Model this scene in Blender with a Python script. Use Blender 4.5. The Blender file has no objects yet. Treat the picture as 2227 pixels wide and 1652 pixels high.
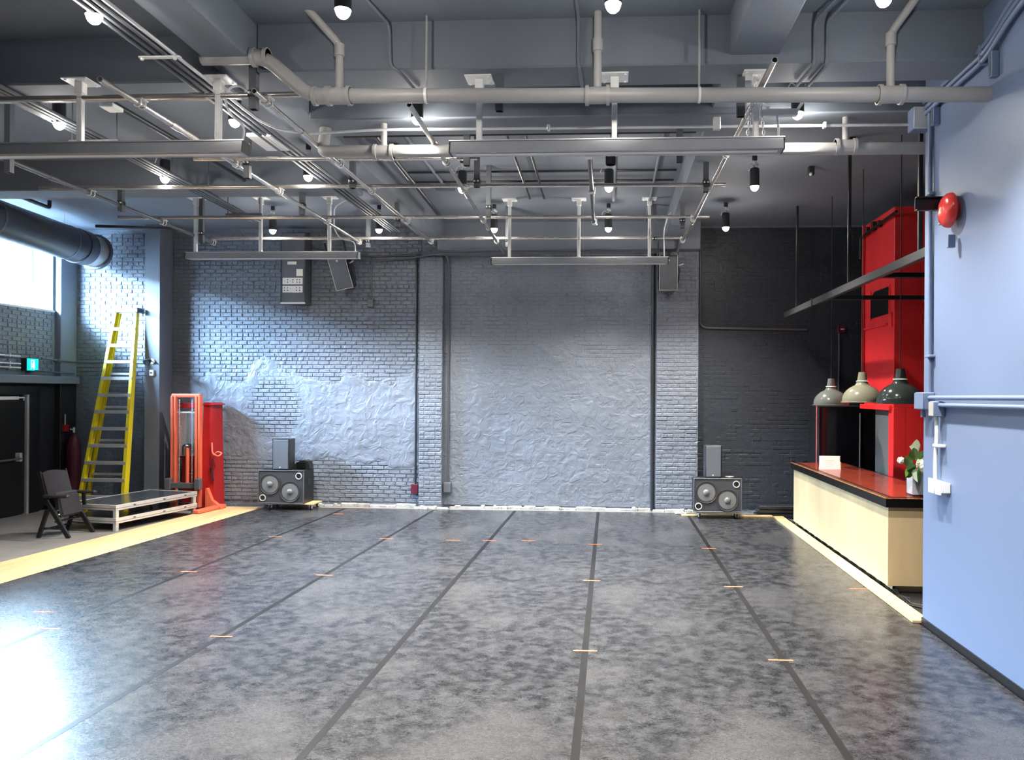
import bpy, math, random
import numpy as np
from mathutils import Vector, Matrix

# ------------------------------------------------------------------ camera, world, light, exposure
scn = bpy.context.scene
COL = scn.collection
R = math.radians
CAM_H = 2.2
_th, _ph = R(3.3), R(.35)
_F = Vector((-math.sin(_th), math.cos(_th), 0))
_R = Vector((math.cos(_th), math.sin(_th), 0))
_U = Vector((0, 0, 1))
_R2 = _R*math.cos(_ph) + _U*math.sin(_ph)
_U2 = -_R*math.sin(_ph) + _U*math.cos(_ph)
cd = bpy.data.cameras.new('camera')
cd.sensor_width = 36; cd.lens = 1700/2227*36
cd.shift_x = -(1227-1113.5)/2227; cd.shift_y = 29/2227
cd.clip_start = .05; cd.clip_end = 200
cam = bpy.data.objects.new('camera', cd); COL.objects.link(cam)
m = Matrix.Identity(4)
for i in range(3):
    m[i][0] = _R2[i]; m[i][1] = _U2[i]; m[i][2] = -_F[i]
m[2][3] = CAM_H
cam.matrix_world = m
scn.camera = cam

w = bpy.data.worlds.new('sky'); scn.world = w; w.use_nodes = True
bg = w.node_tree.nodes['Background']
bg.inputs[0].default_value = (.52, .76, 1, 1); bg.inputs[1].default_value = 290
scn.view_settings.view_transform = 'Standard'; scn.view_settings.look = 'None'
scn.view_settings.gamma = 1; scn.view_settings.use_curve_mapping = False
scn.view_settings.exposure = 1.0
scn.cycles.max_bounces = 6; scn.cycles.diffuse_bounces = 3; scn.cycles.glossy_bounces = 3; scn.cycles.transparent_max_bounces = 6
scn.cycles.use_adaptive_sampling = True; scn.cycles.adaptive_threshold = .07
scn.cycles.sample_clamp_indirect = 6

WINDOWS = [(10.9, 14.05)]                               # in the left wall: y range
WZ0, WZ1 = 3.68, 5.0
def portal(loc, sx, sy, M3):                            # sampling portal in a window opening, no light of its own
    ld = bpy.data.lights.new('window_portal', 'AREA'); ld.shape = 'RECTANGLE'; ld.size = sx; ld.size_y = sy; ld.cycles.is_portal = True
    lo = bpy.data.objects.new('window_portal', ld); COL.objects.link(lo); lo.location = loc; lo.rotation_euler = Matrix(M3).to_euler()
for (a, b) in WINDOWS: portal((-10.86, (a+b)/2, (WZ0+WZ1)/2), b-a, WZ1-WZ0, ((0, 0, -1), (1, 0, 0), (0, -1, 0)))
SPOT_W = 255; BULB_W = 5

# ------------------------------------------------------------------ materials
def sock(n, k): return n.inputs[k]
def mat(name, col, rough=.5, metal=0., spec=.5, bump=0., bscale=40., var=0., vscale=6., emit=None, estr=0., trans=0., alpha=1., stretch=None):
    m = bpy.data.materials.new(name); m.use_nodes = True
    nt = m.node_tree; p = nt.nodes['Principled BSDF']
    p.inputs['Base Color'].default_value = (*col, 1)
    p.inputs['Roughness'].default_value = rough; p.inputs['Metallic'].default_value = metal
    p.inputs['Specular IOR Level'].default_value = spec
    if trans: p.inputs['Transmission Weight'].default_value = trans
    if emit: p.inputs['Emission Color'].default_value = (*emit, 1); p.inputs['Emission Strength'].default_value = estr
    if bump or var:
        tc = nt.nodes.new('ShaderNodeTexCoord'); mp = nt.nodes.new('ShaderNodeMapping')
        nt.links.new(tc.outputs['Object'], mp.inputs[0])
        if stretch: mp.inputs['Scale'].default_value = stretch
    if var:
        n = nt.nodes.new('ShaderNodeTexNoise'); n.inputs['Scale'].default_value = vscale; n.inputs['Detail'].default_value = 3
        nt.links.new(mp.outputs[0], n.inputs['Vector'])
        r = nt.nodes.new('ShaderNodeValToRGB')
        r.color_ramp.elements[0].position = .3; r.color_ramp.elements[1].position = .7
        r.color_ramp.elements[0].color = (*[c*(1-var) for c in col], 1); r.color_ramp.elements[1].color = (*[min(1, c*(1+var)) for c in col], 1)
        nt.links.new(n.outputs['Fac'], r.inputs[0]); nt.links.new(r.outputs[0], p.inputs['Base Color'])
    if bump:
        n = nt.nodes.new('ShaderNodeTexNoise'); n.inputs['Scale'].default_value = bscale; n.inputs['Detail'].default_value = 2
        nt.links.new(mp.outputs[0], n.inputs['Vector'])
        b = nt.nodes.new('ShaderNodeBump'); b.inputs['Strength'].default_value = bump; b.inputs['Distance'].default_value = .01
        nt.links.new(n.outputs['Fac'], b.inputs['Height']); nt.links.new(b.outputs[0], p.inputs['Normal'])
    return m

M = {}
def mat_wall(name, col):
    m = mat(name, col, .48, var=.12, vscale=1.2); nt = m.node_tree; N = nt.nodes.new; L = nt.links.new; p = nt.nodes['Principled BSDF']; tc = N('ShaderNodeTexCoord')
    def nz(sc, det, dist):
        n = N('ShaderNodeTexNoise'); n.inputs['Scale'].default_value = sc; n.inputs['Detail'].default_value = det; n.inputs['Distortion'].default_value = dist; L(tc.outputs['Object'], n.inputs['Vector']); return n.outputs['Fac']
    r = N('ShaderNodeValToRGB'); r.color_ramp.elements[0].position = .42; r.color_ramp.elements[1].position = .62; L(nz(5.5, 4, 1.4), r.inputs[0])
    b1 = N('ShaderNodeBump'); b1.inputs['Strength'].default_value = .55; b1.inputs['Distance'].default_value = .012; L(r.outputs[0], b1.inputs['Height'])
    b2 = N('ShaderNodeBump'); b2.inputs['Strength'].default_value = .5; b2.inputs['Distance'].default_value = .006; L(nz(28, 3, .5), b2.inputs['Height']); L(b1.outputs[0], b2.inputs['Normal']); L(b2.outputs[0], p.inputs['Normal'])
    return m
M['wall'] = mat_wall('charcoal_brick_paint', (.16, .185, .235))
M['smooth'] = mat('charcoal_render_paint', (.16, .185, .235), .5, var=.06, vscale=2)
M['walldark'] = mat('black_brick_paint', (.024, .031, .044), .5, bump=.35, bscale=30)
M['ceil'] = mat('charcoal_ceiling_paint', (.165, .19, .235), .75, var=.08, vscale=.8)
M['blue'] = mat('blue_grey_wall_paint', (.155, .21, .345), .42, bump=.05, bscale=60)
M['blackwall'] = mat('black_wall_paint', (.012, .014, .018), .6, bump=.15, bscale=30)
M['black'] = mat('black_paint', (.010, .011, .013), .38)
M['blacksteel'] = mat('black_steel', (.022, .024, .028), .35)
M['darksteel'] = mat('dark_grey_steel', (.10, .11, .13), .42)
M['galv'] = mat('galvanised_steel', (.93, .94, .95), .32, metal=.08, var=.06, vscale=20)
M['clampm'] = mat('zinc_clamp', (.80, .81, .82), .35, metal=.4)
M['pipe'] = mat('grid_pipe_steel', (.62, .59, .57), .26, metal=.8, var=.12, vscale=5)
M['pipedark'] = mat('painted_grid_pipe', (.09, .095, .11), .35)
M['conduit'] = mat('dark_conduit', (.09, .10, .12), .38)
M['conduitw'] = mat('zinc_conduit', (.74, .75, .77), .35, metal=.3)
M['pipegrey'] = mat('grey_drain_pipe', (.40, .40, .40), .45, var=.05, vscale=3)
M['trough'] = mat('graphite_trough', (.40, .42, .46), .30, metal=.3, var=.10, vscale=2)
M['bulb'] = mat('glowing_bulb', (1, .95, .85), .4, emit=(1, .93, .80), estr=45)
M['bulb'].cycles.emission_sampling = 'NONE'
M['concrete'] = mat('grey_concrete', (.20, .193, .188), .42, bump=.1, bscale=25, var=.15, vscale=2.5)
M['ply'] = mat('bare_plywood', (.62, .44, .23), .5, var=.13, vscale=1.5, stretch=(4, .5, 4))
M['birch'] = mat('birch_panel', (.52, .41, .245), .42, var=.10, vscale=1.2, stretch=(3, 3, .6))
M['barcap'] = mat('black_bar_edging', (.005, .004, .004), .3, spec=.3)
M['copper'] = mat('worn_copper_edge', (.55, .25, .10), .3, metal=.6, var=.6, vscale=25)
M['mahog'] = mat('red_brown_bar_top', (.22, .035, .02), .16, var=.2, vscale=3)
M['red'] = mat('red_gloss_paint', (.78, .030, .034), .38, var=.08, vscale=2)
M['redlift'] = mat('orange_red_enamel', (.74, .15, .08), .4, var=.08, vscale=4)
M['redbody'] = mat('red_enamel', (.40, .012, .014), .4, var=.08, vscale=4)
M['redlight'] = mat('alarm_red', (.72, .05, .045), .22)
M['yellow'] = mat('yellow_fibreglass', (.80, .66, .02), .42)
M['alu'] = mat('aluminium', (.80, .80, .80), .35, metal=.6, var=.06, vscale=10)
M['deck'] = mat('black_deck_board', (.045, .055, .07), .22, var=.2, vscale=4)
M['baffle'] = mat('speaker_front', (.05, .055, .065), .35)
M['cone'] = mat('speaker_cone', (.16, .165, .175), .35)
M['ring'] = mat('pale_port_ring', (.5, .5, .5), .4)
M['mesh'] = mat('speaker_grille_mesh', (.10, .115, .14), .45, bump=.4, bscale=400)
M['cable'] = mat('black_cable', (.008, .008, .009), .45)
M['rubber'] = mat('rubber', (.03, .03, .032), .6)
M['white'] = mat('white_plastic', (.82, .83, .84), .4)
M['paper'] = mat('white_card', (.86, .84, .80), .6)
M['orange'] = mat('orange_tape', (.85, .18, .08), .5)
M['seam'] = mat('black_seam_tape', (.005, .005, .006), .42, spec=.3, var=.6, vscale=9, stretch=(3, .3, 1))
M['fabric'] = mat('black_vinyl', (.022, .020, .026), .5, bump=.1, bscale=80)
M['maroon'] = mat('maroon_enamel', (.10, .014, .03), .35)
M['exit'] = mat('lit_exit_sign', (.0, .5, .4), .5, emit=(.0, .62, .48), estr=1.1)
M['exitw'] = mat('lit_exit_figure', (.8, .9, .9), .5, emit=(.75, 1, .95), estr=1.1)
M['glossblack'] = mat('glossy_black', (.004, .005, .007), .09)
M['steelgrey'] = mat('brushed_grey_door', (.20, .24, .26), .25, metal=.4)
M['enamel_grey'] = mat('grey_enamel_shade', (.11, .12, .115), .16)
M['enamel_cream'] = mat('olive_grey_enamel_shade', (.19, .185, .135), .16)
M['enamel_dark'] = mat('dark_green_grey_enamel', (.022, .028, .028), .12)
M['shadein'] = mat('shade_inside', (.75, .74, .70), .5)
M['leaf'] = mat('green_leaf', (.09, .22, .03), .45, var=.3, vscale=30)
M['leafd'] = mat('dark_green_leaf', (.03, .10, .03), .4, var=.3, vscale=30)
M['petal'] = mat('cream_petal', (.85, .86, .74), .5)
M['skirt'] = mat('flaking_whitewash', (.40, .40, .39), .6, bump=1., bscale=30, var=.3, vscale=8)
M['silver'] = mat('silver_tape', (.42, .43, .45), .3, metal=.5, bump=.3, bscale=40)
M['duct'] = mat('dark_duct', (.05, .055, .07), .42)
M['ductlow'] = mat('bare_duct_metal', (.5, .5, .47), .35, metal=.6)
M['guard'] = mat('wire_guard', (.6, .62, .66), .35, metal=.6)
M['pinkc'] = mat('pink_conduit', (.45, .12, .14), .4)

# dance floor vinyl: dark, scuffed, half gloss
def mat_marley():
    m = bpy.data.materials.new('scuffed_black_vinyl'); m.use_nodes = True
    nt = m.node_tree; p = nt.nodes['Principled BSDF']; N = nt.nodes.new; L = nt.links.new
    tc = N('ShaderNodeTexCoord')
    def noise(sc, det, stretch, dist=0):
        mp = N('ShaderNodeMapping'); mp.inputs['Scale'].default_value = stretch; L(tc.outputs['Object'], mp.inputs[0])
        n = N('ShaderNodeTexNoise'); n.inputs['Scale'].default_value = sc; n.inputs['Detail'].default_value = det
        n.inputs['Distortion'].default_value = dist; L(mp.outputs[0], n.inputs['Vector']); return n.outputs['Fac']
    def ramp(src, a, b, ca, cb):
        r = N('ShaderNodeValToRGB'); r.color_ramp.elements[0].position = a; r.color_ramp.elements[1].position = b
        r.color_ramp.elements[0].color = (*ca, 1); r.color_ramp.elements[1].color = (*cb, 1); L(src, r.inputs[0]); return r.outputs[0]
    big = noise(.9, 4, (1, 1, 1)); mid = noise(8, 5, (1, 1.2, 1), .35); fine = noise(42, 4, (1, 1.5, 1), 1.2); scr = noise(22, 3, (1, 4.5, 1), 2.2)
    c1 = ramp(mid, .40, .62, (.006, .007, .009), (.044, .045, .052))
    def mul(u, v):
        k = N('ShaderNodeMath'); k.operation = 'MULTIPLY'; L(u, k.inputs[0]); L(v, k.inputs[1]); return k.outputs[0]
    def mixc(A, col, fac):
        k = N('ShaderNodeMix'); k.data_type = 'RGBA'; L(A, k.inputs['A']); k.inputs['B'].default_value = (*col, 1); L(fac, k.inputs['Factor']); return k.outputs['Result']
    wear = ramp(big, .34, .68, (.12,)*3, (.8,)*3)
    c1 = mixc(c1, (.060, .060, .064), ramp(noise(.75, 5, (1, 1, 1), .8), .50, .62, (0, 0, 0), (.75,)*3))
    c2 = mixc(c1, (.085, .086, .096), mul(ramp(fine, .48, .78, (0, 0, 0), (1, 1, 1)), wear))
    c3 = mixc(c2, (.13, .13, .14), mul(ramp(scr, .64, .70, (0, 0, 0), (.35, .35, .35)), wear))
    L(c3, p.inputs['Base Color'])
    L(ramp(fine, .25, .8, (.20,)*3, (.36,)*3), p.inputs['Roughness'])
    b = N('ShaderNodeBump'); b.inputs['Strength'].default_value = .14; b.inputs['Distance'].default_value = .004
    L(fine, b.inputs['Height']); L(b.outputs[0], p.inputs['Normal'])
    p.inputs['Specular IOR Level'].default_value = .75
    return m
M['marley'] = mat_marley()

def mat_glass(name, tint, fac):
    m = bpy.data.materials.new(name); m.use_nodes = True
    nt = m.node_tree; nt.nodes.clear(); N = nt.nodes.new; L = nt.links.new
    o = N('ShaderNodeOutputMaterial'); x = N('ShaderNodeMixShader'); t = N('ShaderNodeBsdfTransparent'); g = N('ShaderNodeBsdfGlossy')
    t.inputs[0].default_value = (*tint, 1); g.inputs['Roughness'].default_value = .03
    x.inputs[0].default_value = fac; L(t.outputs[0], x.inputs[1]); L(g.outputs[0], x.inputs[2]); L(x.outputs[0], o.inputs[0])
    return m
M['pane'] = mat_glass('window_glass', (.96, .98, 1), .06)
M['vase'] = mat_glass('vase_glass', (.93, .95, .97), .16)

# ------------------------------------------------------------------ mesh helpers
rnd = random.Random(7)
class MB:
    def __init__(s): s.v = []; s.f = []
    def add(s, vs, fs):
        o = len(s.v); s.v += [tuple(map(float, v)) for v in vs]; s.f += [tuple(i+o for i in f) for f in fs]; return s
    def box(s, x0, x1, y0, y1, z0, z1, M4=None):
        vs = [(x, y, z) for z in (z0, z1) for y in (y0, y1) for x in (x0, x1)]
        if M4 is not None: vs = [M4 @ Vector(v) for v in vs]
        return s.add(vs, [(0, 2, 3, 1), (4, 5, 7, 6), (0, 1, 5, 4), (2, 6, 7, 3), (0, 4, 6, 2), (1, 3, 7, 5)])
    def bbox(s, x0, x1, y0, y1, z0, z1, b=.01, M4=None):      # box with chamfered edges
        c = Vector(((x0+x1)/2, (y0+y1)/2, (z0+z1)/2)); h = Vector(((x1-x0)/2, (y1-y0)/2, (z1-z0)/2)); b = min(b, min(h)*.8)
        vs = []; idx = {}
        for sx in (-1, 1):
            for sy in (-1, 1):
                for sz in (-1, 1):
                    for a in range(3):
                        d = [h.x-b, h.y-b, h.z-b]; d[a] = h[a]
                        idx[(sx, sy, sz, a)] = len(vs); vs.append(c + Vector((sx*d[0], sy*d[1], sz*d[2])))
        fs = []
        for a in range(3):
            o = [i for i in range(3) if i != a]
            for sg in (-1, 1):
                q = []
                for (u, v) in ((-1, -1), (1, -1), (1, 1), (-1, 1)):
                    k = [0, 0, 0]; k[a] = sg; k[o[0]] = u; k[o[1]] = v; q.append(idx[(*k, a)])
                fs.append(q if (sg == 1) == (a != 1) else q[::-1])
        for a in range(3):                                     # edges along axis a
            o = [i for i in range(3) if i != a]
            for u in (-1, 1):
                for v in (-1, 1):
                    k0 = [0, 0, 0]; k0[a] = -1; k0[o[0]] = u; k0[o[1]] = v; k1 = list(k0); k1[a] = 1
                    fs.append([idx[(*k0, o[0])], idx[(*k1, o[0])], idx[(*k1, o[1])], idx[(*k0, o[1])]])
        for sx in (-1, 1):
            for sy in (-1, 1):
                for sz in (-1, 1): fs.append([idx[(sx, sy, sz, a)] for a in range(3)])
        if M4 is not None: vs = [M4 @ v for v in vs]
        return s.add(vs, fs)
    def tube(s, p0, p1, r, n=12, r1=None, cap=True, wall=0):
        return s.path([p0, p1], r, n, r1=r1, cap=cap, wall=wall)
    def path(s, pts, r, n=8, r1=None, cap=True, wall=0):
        P = [Vector(p) for p in pts]; k = len(P)
        T = [(P[min(i+1, k-1)]-P[max(i-1, 0)]).normalized() for i in range(k)]
        u = T[0].orthogonal().normalized() if abs(T[0].z) > .9 else T[0].cross(Vector((0, 0, 1))).normalized()
        rings = []
        for i in range(k):
            u = (u - T[i]*u.dot(T[i])).normalized(); v = T[i].cross(u)
            rr = r if r1 is None else r+(r1-r)*i/(k-1)
            if 0 < i < k-1:
                ca = (P[i]-P[i-1]).normalized().dot(T[i]); rr /= max(ca, .6)
            rings.append([P[i]+(u*math.cos(2*math.pi*j/n)+v*math.sin(2*math.pi*j/n))*rr for j in range(n)])
        vs = [q for g in rings for q in g]
        fs = [(i*n+j, i*n+(j+1) % n, (i+1)*n+(j+1) % n, (i+1)*n+j) for i in range(k-1) for j in range(n)]
        if wall:                                               # open tube ends with a visible bore
            for e, i in ((-1, 0), (1, k-1)):
                b0 = len(vs); c = P[i]; t = T[i]
                vs += [c+(q-c)*(1-wall/r) for q in rings[i]]
                vs += [c+(q-c)*(1-wall/r)-t*e*.3*min(1, (P[-1]-P[0]).length) for q in rings[i]]
                for j in range(n):
                    a, b = i*n+j, i*n+(j+1) % n; c0, c1 = b0+j, b0+(j+1) % n
                    fs.append((a, b, c1, c0)); fs.append((c0, c1, c1+n, c0+n))
                fs.append(tuple(b0+n+j for j in range(n)))
        elif cap: fs += [tuple(range(n))[::-1], tuple((k-1)*n+j for j in range(n))]
        return s.add(vs, fs)
    def lathe(s, prof, c=(0, 0, 0), n=24, M4=None):            # profile of (radius, z)
        vs = []; c = Vector(c)
        for (r, z) in prof:
            for j in range(n):
                a = 2*math.pi*j/n; vs.append(Vector((r*math.cos(a), r*math.sin(a), z)))
        k = len(prof)
        fs = [(i*n+j, i*n+(j+1) % n, (i+1)*n+(j+1) % n, (i+1)*n+j) for i in range(k-1) for j in range(n)]
        if prof[0][0] > 1e-5: fs.append(tuple(range(n))[::-1])
        if prof[-1][0] > 1e-5: fs.append(tuple((k-1)*n+j for j in range(n)))
        vs = [(M4 @ v if M4 is not None else v)+c for v in vs]
        return s.add(vs, fs)
    def prism(s, poly, o, u, v, wv):                           # polygon (a,b) -> o + a*u + b*v, extruded by wv
        o, u, v, wv = Vector(o), Vector(u), Vector(v), Vector(wv); n = len(poly)
        a = [o+u*p[0]+v*p[1] for p in poly]
        return s.add(a+[q+wv for q in a], [tuple(range(n))[::-1], tuple(range(n, 2*n))]+[(i, (i+1) % n, n+(i+1) % n, n+i) for i in range(n)])
    def ball(s, c, r, n=12, sq=(1, 1, 1)):
        k = max(4, n//2)
        pr = [(math.sin(math.pi*i/k)*r, -math.cos(math.pi*i/k)*r) for i in range(k+1)]
        pr[0] = (1e-6, -r); pr[-1] = (1e-6, r)
        return s.lathe(pr, c, n, Matrix.Diagonal((*sq, 1)))
    def mesh(s, name, smooth=True):
        me = bpy.data.meshes.new(name); me.from_pydata(s.v, [], s.f)
        me.validate(clean_customdata=False)
        if smooth and len(me.polygons):
            me.polygons.foreach_set('use_smooth', [True]*len(me.polygons)); me.set_sharp_from_angle(angle=R(38))
        me.update(); return me
    def build(s, name, material, parent=None, local=False, smooth=True):
        """links ONE mesh object; coordinates are world ones unless local"""
        off = Vector((0, 0, 0))
        if not local:
            if parent is not None:
                off = Vector(parent.location); q = parent.parent
                while q is not None: off += Vector(q.location); q = q.parent
                own = Vector((0, 0, 0))
            a = np.array(s.v); ctr = Vector(((a[:, 0].min()+a[:, 0].max())/2, (a[:, 1].min()+a[:, 1].max())/2, a[:, 2].min()))
            own = ctr-off
            s.v = [tuple(Vector(v)-ctr) for v in s.v]
        else: own = Vector((0, 0, 0))
        o = bpy.data.objects.new(name, s.mesh(name, smooth)); COL.objects.link(o)
        o.data.materials.append(M[material] if isinstance(material, str) else material)
        o.location = own
        if parent is not None: o.parent = parent
        return o

def tag(o, label=None, cat=None, group=None, kind=None):
    if label: o['label'] = label
    if cat: o['category'] = cat
    if group: o['group'] = group
    if kind: o['kind'] = kind
    return o
def thing(name, label, cat, loc=(0, 0, 0), rotz=0, group=None):
    o = bpy.data.objects.new(name, None); COL.objects.link(o); o.location = loc; o.rotation_euler = (0, 0, rotz); o.empty_display_size = .1
    return tag(o, label, cat, group)
def copy_tree(o, parent=None, label=None):
    c = o.copy(); COL.objects.link(c); c.parent = parent
    if label: c['label'] = label
    for ch in list(o.children): copy_tree(ch, c)
    return c
def struct(mb, name, material, parent=None, label=None, cat=None):
    o = mb.build(name, material, parent)
    if parent is None: tag(o, label, cat, kind='structure')
    return o
def fillet(pts, r=.06, n=4):
    P = [Vector(p) for p in pts]; out = [P[0]]
    for i in range(1, len(P)-1):
        a, b, c = P[i-1], P[i], P[i+1]; d = min(r, (a-b).length*.45, (c-b).length*.45)
        s0 = b+(a-b).normalized()*d; s1 = b+(c-b).normalized()*d
        for j in range(n+1):
            t = j/n; out.append(s0*(1-t)**2+b*2*t*(1-t)+s1*t*t)
    out.append(P[-1]); return out
def vnoise(x, y, seed, sc):                                    # smooth value noise on arrays
    rs = np.random.RandomState(seed); G = rs.rand(256, 256)
    X = x*sc+1000; Y = y*sc+1000; xi = np.floor(X).astype(int); yi = np.floor(Y).astype(int); fx = X-xi; fy = Y-yi
    fx = fx*fx*(3-2*fx); fy = fy*fy*(3-2*fy)
    g = lambda i, j: G[i % 256, j % 256]
    return (g(xi, yi)*(1-fx)+g(xi+1, yi)*fx)*(1-fy)+(g(xi, yi+1)*(1-fx)+g(xi+1, yi+1)*fx)*fy

# ------------------------------------------------------------------ the room
ZS = .030; ZM = .034
YB = 14.55; XL = -10.4; XR = 2.98; XA = 6.6; YN = -3.2; ZC = 5.3
floor = struct(MB().box(XL-.5, XA+.3, YN-.3, YB+.3, -.15, 0), 'floor', 'concrete', None, 'grey concrete floor of the studio', 'floor')
tag(struct(MB().box(-70, 60, -60, 60, -.4, -.2), 'ground', mat('dark_yard', (.16, .16, .16), .8)), 'paved yard outside the windows', 'ground')  # unseen plane, added to dim daylight coming from below the horizon
tag(struct(MB().box(-28, -25, -20, 40, -.2, 7.8), 'neighbouring_building', mat('brick_facade', (.22, .20, .19), .8)), 'brick building across the lane outside the side window', 'building')  # unseen block, added to keep low sky light off the upper wall
ceiling = struct(MB().box(XL-.5, XA+.3, YN-.3, YB+.3, ZC, ZC+.2), 'ceiling', 'ceil', None, 'dark grey painted ceiling with downstand beams', 'ceiling')
def beam(x0, x1, y0, y1, z0): MB().bbox(x0, x1, y0, y1, z0, ZC+.05, .015).build('beam', 'ceil', ceiling)
beam(-3.40, -3.0, YN, YB, 4.97); beam(.97, 1.37, YN, YB, 4.97)
beam(-3.0, XR+.2, 6.45, 6.88, 4.9); beam(XL, -3.40, 6.63, 7.08, 4.9)
beam(-3.0, XA, 7.62, 8.12, 4.9); beam(XL, -3.40, 10.15, 10.60, 4.9)
beam(-3.15, 1.62, 14.10, YB, 4.80)

wall_rear = struct(MB().box(XL-.5, XA+.3, YN-.3, YN, 0, ZC), 'wall_rear', 'ceil', None, 'dark grey wall behind the photographer', 'wall')
wall_right = struct(MB().box(XR, XR+.25, YN, 7.6, 0, ZC), 'wall_right', 'blue', None, 'pale blue grey painted side wall beside the bar', 'wall')
wall_recess = struct(MB().box(XR+.25, XA, 7.35, 7.6, 0, ZC), 'wall_recess', 'blackwall', None, 'black wall closing the bar recess on the near side', 'wall')
wall_far = struct(MB().box(XA, XA+.3, 7.35, YB, 0, ZC), 'wall_far_right', 'blackwall', None, 'black side wall at the back of the bar recess', 'wall')
base_r = struct(MB().box(XR-.012, XR, YN, 7.6, 0, .10), 'baseboard_right', 'black', None, 'black rubber skirting along the blue grey wall', 'skirting')

# bricks: shared meshes for single ones, arrays for the rest
BH, BL, JT = .064, .200, .012
def brick_mesh(L, H, seed):
    r = random.Random(seed); j = lambda: r.uniform(-.003, .003)
    b = MB(); vs = []
    for (ins, d) in ((0, 0), (.001, -.010), (.008, -.016)):
        vs += [(-L/2+ins+j(), d, -H/2+ins+j()), (L/2-ins+j(), d, -H/2+ins+j()), (L/2-ins+j(), d, H/2-ins+j()), (-L/2+ins+j(), d, H/2-ins+j())]
    fs = [(a*4+i, a*4+(i+1) % 4, a*4+4+(i+1) % 4, a*4+4+i) for a in (0, 1) for i in range(4)]+[(8, 9, 10, 11)]
    b.add(vs, fs); me = b.mesh('brick', False); me.materials.append(M['wall']); return me
BRICKS = {('s', i): brick_mesh(BL, BH, i) for i in range(5)}
BRICKS.update({('h', i): brick_mesh(.095, BH, 20+i) for i in range(3)})
def brick_layout(x0, x1, z0, z1, seed):
    r = random.Random(seed); out = []; row = 0; z = z0+BH/2+JT
    while z+BH/2 <= z1:
        hd = row % 6 == 5; L = .095 if hd else BL
        x = x0-r.random()*.02-(0 if row % 2 else BL/2)
        while x < x1:
            a, b = max(x, x0), min(x+L, x1)
            if b-a > .04: out.append(((a+b)/2, z, b-a, hd))
            x += L+JT
        row += 1; z += BH+JT
    return out
def brick_stuff(items, y, parent, name='brickwork', axis='y', yf=None, material='wall'):
    rs = np.random.RandomState(5); V = []; Fc = []
    for k, (x, z, L, hd) in enumerate(items):
        pr = rs.uniform(-.004, .004); o = len(V); yy = y if yf is None else yf
        for (ins, d) in ((0, 0), (.001, -.010+pr*.6), (.008, -.016+pr)):
            jj = rs.uniform(-.003, .003, 8)
            for q, (sx, sz) in enumerate(((-1, -1), (1, -1), (1, 1), (-1, 1))):
                px, pz = x+sx*(L/2-ins)+jj[q], z+sz*(BH/2-ins)+jj[q+4]
                V.append((px, yy+d, pz) if axis == 'y' else (yy-d, px, pz))
        fl = [(a*4+i, a*4+(i+1) % 4, a*4+4+(i+1) % 4, a*4+4+i) for a in (0, 1) for i in range(4)]+[(8, 9, 10, 11)]
        Fc += [tuple(i+o for i in (f if axis == 'y' else f)) for f in fl]
    b = MB(); b.v = V; b.f = Fc
    o = b.build(name, material, parent, smooth=False); tag(o, kind='stuff'); return o
def brick_single(items, y, parent, axis='y', off=(0, 0, 0)):
    r = random.Random(3)
    for (x, z, L, hd) in items:
        me = BRICKS[('h', r.randrange(3))] if L < .13 else BRICKS[('s', r.randrange(5))]
        o = bpy.data.objects.new('brick', me); COL.objects.link(o); o.parent = parent
        base = .095 if L < .13 else BL
        o.scale = (L/base, 1, 1)
        if axis == 'y': p = Vector((x, y+r.uniform(-.004, .004), z))
        else: p = Vector((y+r.uniform(-.004, .004), x, z)); o.rotation_euler = (0, 0, R(90))
        o.location = p-Vector(parent.location)-Vector(off)

wall_back = struct(MB().box(XL-.45, XA, YB, YB+.3, 0, ZC), 'wall_back', 'wall', None, 'long back wall of dark painted brick with rough plaster patches', 'wall')
lay = []
for i, (a, b) in enumerate(((XL+.08, -8.66), (-8.36, -3.54), (-3.11, .86), (1.62, XA-.05))): lay += brick_layout(a, b, .12, 5.28, 11+i)
def score(it):
    x, z = it[0], it[1]
    if -8.4 < x < -5.0 and 2.95 < z < 4.45: return 1-(x+8.4)*.25-abs(z-3.2)*.1+2
    if -6.75 < x < -5.95 and 1.45 < z < 2.35: return 4
    if x < -8.6 and z > 2.7: return 2.3-(z-2.7)*.2
    if -5.4 < x < -3.6 and .15 < z < .62: return 3.2
    return 0
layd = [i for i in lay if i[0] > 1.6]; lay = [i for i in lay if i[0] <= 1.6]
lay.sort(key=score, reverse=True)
brick_single(lay[:298], YB, wall_back); brick_stuff(lay[298:], YB, wall_back); brick_stuff(layd, YB, wall_back, material='walldark')

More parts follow.
